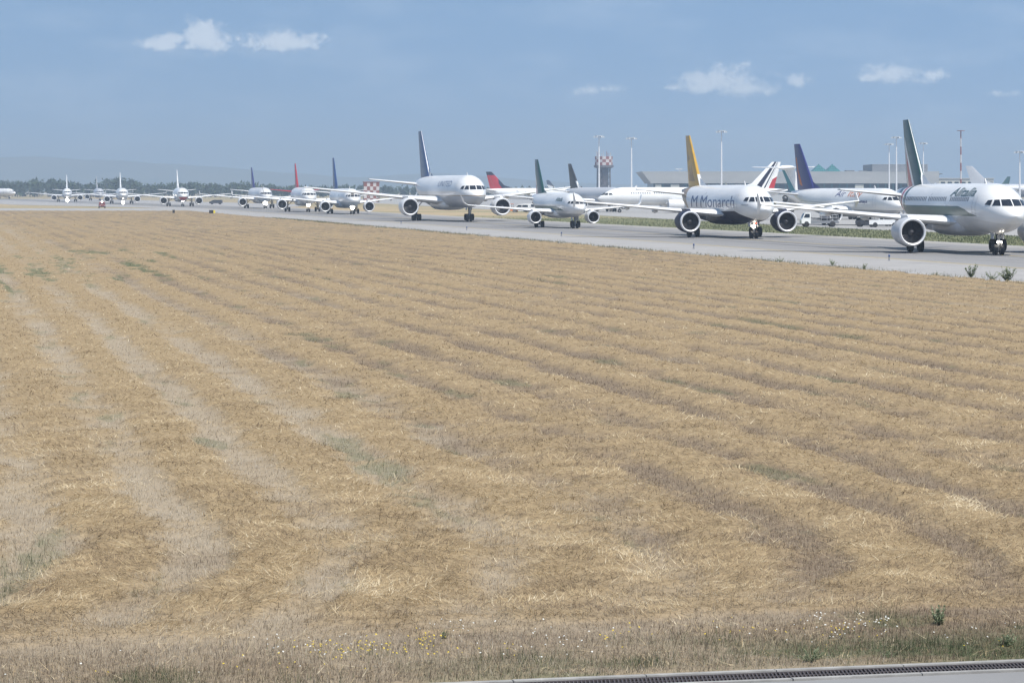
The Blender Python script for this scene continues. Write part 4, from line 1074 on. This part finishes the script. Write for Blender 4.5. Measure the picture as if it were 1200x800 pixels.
# ------------------------------------------------------------------ far woods and hills
prof = [(-150,211),(0,212),(30,210),(50,208.5),(70,210),(84,213),(105,214),(122,210),(138,208),(152,210),(162,214),(195,215),(220,213),(232,211.5),(245,215),(262,217),(275,214),(290,213),(305,215),(330,218),(400,218),(440,217),(520,219),(640,220),(760,221),(1400,221)]
P = []; D = []; LN = []; WD = []; TN = []
tc_, tn_ = [], []
trunk = MB()
for i in range(620):
    px = random.uniform(-150, 760); Y = random.uniform(2050, 2450)
    top = np.interp(px, [p[0] for p in prof], [p[1] for p in prof])+abs(random.gauss(0, 1.6))
    h = zat(top, 2200)*Y/2200
    if h < 3: h = 3
    X = xat(px, Y); cw = h*random.uniform(.26, .42)
    trunk.tube((X, Y, 0), (X, Y, h*.5), .35, .2, n=5)
    k = 46; base_t = random.gauss(.5, .16)
    for q in range(k):
        u = rng.normal(size=3); u /= np.linalg.norm(u); r = random.uniform(.55, 1.02)
        lob = 1+.25*math.sin(3*u[0]+i)+.2*math.sin(4*u[2]+2*i)
        P.append((X+u[0]*cw*r*lob, Y+u[1]*cw*r*lob, h*.56+u[2]*h*.44*r*min(lob, 1.05))); dv = rng.normal(size=3); dv /= np.linalg.norm(dv)
        D.append(dv); LN.append(random.uniform(1.5, 3.6)); WD.append(random.uniform(1.6, 3.2)); TN.append(base_t+random.gauss(0, .18))
wood = empty('wood', (0, 0, 0), 0, 'dark far wood along the horizon', 'wood'); wood['kind'] = 'stuff'
f_ = blades('crowns', np.array(P), np.array(D), np.array(LN), np.array(WD), np.array(TN), LEAFD, None, None); f_.parent = wood
t_ = trunk.build('trunks', paint('bark', (.06, .045, .035), .9), wood)
t_['kind'] = 'stuff'

mH, nt, N, L, b = newmat('hill_scrub')
tc = N.new('ShaderNodeTexCoord').outputs['Object']
L.new(mixc(N, L, rng_(N, L, noise(N, L, tc, .004, 8), .35, .65), (.04, .055, .045), (.09, .095, .075)), b.inputs['Base Color']); b.inputs['Roughness'].default_value = .95
hx = np.linspace(-4200, 4200, 300); hy = np.linspace(0, 1, 14)
HXX, HVV = np.meshgrid(hx, hy, indexing='ij'); HYY = 8300+1800*HVV
pxx = 600+HXX/9200*F
ridge = np.interp(pxx, [-900,-300,0,60,140,220,330,420,520,640,800,1400], [180,182,184,184,187,191,203,209,203,212,218,221])
ridge = (HY-ridge)/F*9200+H+7*(fbm(HXX/240, HVV*0+2, 4)-.5)
HZZ = ridge*np.sin(np.pi*np.clip(HVV, 0, 1))**.8*(.9+.2*fbm(HXX/300, HVV*5, 3))-.5
ii = np.arange(HXX.size).reshape(HXX.shape)
hf = np.stack([ii[:-1,:-1], ii[1:,:-1], ii[1:,1:], ii[:-1,1:]], -1).reshape(-1, 4)
tag(link('hills', np_mesh('hills', np.stack([HXX, HYY, HZZ], -1).reshape(-1, 3), hf, mH)), kind='structure')

# ------------------------------------------------------------------ air
HAZE_D = 0.00025
m = MB(); m.box(-4600, 4600, -80, 10400, -1.0, 135)
hz = m.build('haze', bpy.data.materials.new('thin_air')); tag(hz, kind='stuff')
mm = hz.data.materials[0]; mm.use_nodes = True; N = mm.node_tree.nodes; N.remove(N['Principled BSDF'])
pv = N.new('ShaderNodeVolumePrincipled'); pv.inputs['Density'].default_value = HAZE_D; pv.inputs['Color'].default_value = (.47, .60, .76, 1); pv.inputs['Anisotropy'].default_value = .2
mm.node_tree.links.new(pv.outputs[0], N['Material Output'].inputs['Volume'])

# ------------------------------------------------------------------ sky, sun
SUN_EL, SAZ = 60.0, (.52, -.86)
wd_ = bpy.data.worlds.new('World'); S.world = wd_; wd_.use_nodes = True
N = wd_.node_tree.nodes; L = wd_.node_tree.links
bg = N['Background']
sky = N.new('ShaderNodeTexSky'); sky.sky_type = 'NISHITA'; sky.sun_disc = False
sky.sun_elevation = R_(SUN_EL); sky.sun_rotation = math.atan2(SAZ[0], SAZ[1]); sky.altitude = 10; sky.air_density = 1.0; sky.dust_density = 0.6; sky.ozone_density = 2.0
g = N.new('ShaderNodeTexCoord').outputs['Generated']
def vm(op, a, b=None):
    n = N.new('ShaderNodeVectorMath'); n.operation = op; L.new(a, n.inputs[0])
    if b is not None:
        if isinstance(b, tuple): n.inputs[1].default_value = b
        else: L.new(b, n.inputs[1])
    return n.outputs[0]
def ma(op, a, b=None, c=None):
    n = N.new('ShaderNodeMath'); n.operation = op
    for i, v in enumerate((a, b, c)):
        if v is None: continue
        if isinstance(v, (int, float)): n.inputs[i].default_value = v
        else: L.new(v, n.inputs[i])
    return n.outputs[0]
L.new(vm('NORMALIZE', vm('ADD', g, (0, 0, .30))), sky.inputs[0])
sx = N.new('ShaderNodeSeparateXYZ'); L.new(g, sx.inputs[0])
yc = ma('MAXIMUM', sx.outputs['Y'], .05)
az = ma('DIVIDE', sx.outputs['X'], yc); el = ma('DIVIDE', sx.outputs['Z'], yc)
cv = N.new('ShaderNodeCombineXYZ'); L.new(az, cv.inputs[0]); L.new(el, cv.inputs[1])
def wn(scale, detail, st=(1, 1, 1), off=(0, 0, 0)):
    mp = N.new('ShaderNodeMapping'); mp.inputs['Scale'].default_value = st; mp.inputs['Location'].default_value = off; L.new(cv.outputs[0], mp.inputs['Vector'])
    n = N.new('ShaderNodeTexNoise'); n.inputs['Scale'].default_value = scale; n.inputs['Detail'].default_value = detail; n.inputs['Roughness'].default_value = .58; L.new(mp.outputs[0], n.inputs['Vector']); return n.outputs['Fac']
nA = wn(150, 7); nB = wn(420, 5)
puffs = [ # photo column, row, half width, half height, strength: cumulus low over the horizon
 (186,52,26,9,.9),(205,47,14,9,.8),(238,42,17,15,1.15),(246,52,18,11,1.0),(225,55,28,7,.5),(322,50,30,11,1.0),(345,50,28,11,1.0),(300,52,16,9,.7),(280,46,8,7,.35),
 (690,106,20,8,.55),(710,105,20,8,.5),(846,96,38,15,.95),(822,103,30,10,.75),(875,104,34,11,.85),(790,103,20,5,.6),(934,96,16,8,.75),(1044,88,24,11,1.0),(1018,91,18,7,.8),(1094,88,14,8,.7),(1070,94,40,8,.4),(1170,110,26,9,.25)]
acc = None; shd = None
for (px, py, hw, hh, s_) in puffs:
    hw *= 1.3; hh *= 1.25
    if px > 600: hw *= 1.15; s_ -= .02
    dx = ma('DIVIDE', ma('SUBTRACT', az, (px-600)/F), hw/F); dy0 = ma('SUBTRACT', el, (HY-py)/F)
    up = ma('DIVIDE', dy0, hh/F); dn = ma('DIVIDE', dy0, hh*1.0/F)
    sel = ma('GREATER_THAN', dy0, 0.0); dy = ma('ADD', ma('MULTIPLY', up, sel), ma('MULTIPLY', dn, ma('SUBTRACT', 1.0, sel)))
    r2 = ma('ADD', ma('MULTIPLY', dx, dx), ma('MULTIPLY', dy, dy))
    v = ma('MULTIPLY', ma('SUBTRACT', 1.0, ma('SQRT', r2)), 1.0)
    v = ma('SUBTRACT', ma('ADD', v, s_), 1.0)
    v = ma('ADD', v, ma('MULTIPLY', ma('MINIMUM', ma('ADD', dn, .1), 0.0), .30))
    acc = v if acc is None else ma('MAXIMUM', acc, v)
dens = ma('ADD', acc, ma('ADD', ma('MULTIPLY', ma('SUBTRACT', nA, .5), 2.2), ma('MULTIPLY', ma('SUBTRACT', nB, .5), 1.4)))
mk = N.new('ShaderNodeMapRange'); mk.interpolation_type = 'SMOOTHSTEP'; mk.inputs['From Min'].default_value = -.25; mk.inputs['From Max'].default_value = .7; mk.inputs['To Max'].default_value = .54
L.new(dens, mk.inputs['Value'])
veil = N.new('ShaderNodeMapRange'); veil.interpolation_type = 'SMOOTHSTEP'; veil.inputs['From Min'].default_value = .42; veil.inputs['From Max'].default_value = .75; veil.inputs['To Max'].default_value = .22
L.new(wn(22, 6, (1, 3.2, 1), (.3, .1, 0)), veil.inputs['Value'])
base = N.new('ShaderNodeMix'); base.data_type = 'RGBA'; base.blend_type = 'MULTIPLY'; base.inputs['Factor'].default_value = 1; base.inputs['B'].default_value = SKYTINT = (1.0, 1.07, 1.03, 1)
L.new(sky.outputs[0], base.inputs['A'])
m1 = N.new('ShaderNodeMix'); m1.data_type = 'RGBA'; L.new(veil.outputs[0], m1.inputs['Factor']); L.new(base.outputs['Result'], m1.inputs['A']); m1.inputs['B'].default_value = (4.2, 5.0, 6.0, 1)
m2 = N.new('ShaderNodeMix'); m2.data_type = 'RGBA'; L.new(mk.outputs[0], m2.inputs['Factor']); L.new(m1.outputs['Result'], m2.inputs['A']); m2.inputs['B'].default_value = (6.6, 6.9, 7.2, 1)
L.new(m2.outputs['Result'], bg.inputs['Color']); bg.inputs['Strength'].default_value = .115

sl = bpy.data.lights.new('sun', 'SUN'); sl.energy = 4.2; sl.angle = R_(.55); sl.color = (1.0, .95, .87)
so = bpy.data.objects.new('sun', sl); COL.objects.link(so); so.location = (0, 0, 300)
hz_ = math.hypot(*SAZ); dv = Vector((-SAZ[0]/hz_*math.cos(R_(SUN_EL)), -SAZ[1]/hz_*math.cos(R_(SUN_EL)), -math.sin(R_(SUN_EL))))
so.rotation_euler = dv.to_track_quat('-Z', 'Y').to_euler()

# ------------------------------------------------------------------ camera
cd = bpy.data.cameras.new('camera'); cam = bpy.data.objects.new('camera', cd); COL.objects.link(cam)
cd.sensor_width = 36; cd.lens = 36*F/1200; cd.shift_y = -(400-HY)/1200; cd.clip_start = .5; cd.clip_end = 40000
cam.location = (0, 0, H); cam.rotation_euler = (R_(90), 0, 0)
S.camera = cam
S.view_settings.view_transform = 'Standard'; S.view_settings.look = 'None'; S.view_settings.exposure = 0.47; S.view_settings.gamma = 1
S.render.engine = 'CYCLES'
S.cycles.use_denoising = True; S.cycles.denoising_prefilter = 'ACCURATE'; S.cycles.volume_bounces = 1; S.cycles.max_bounces = 8; S.cycles.diffuse_bounces = 3; S.cycles.transparent_max_bounces = 8
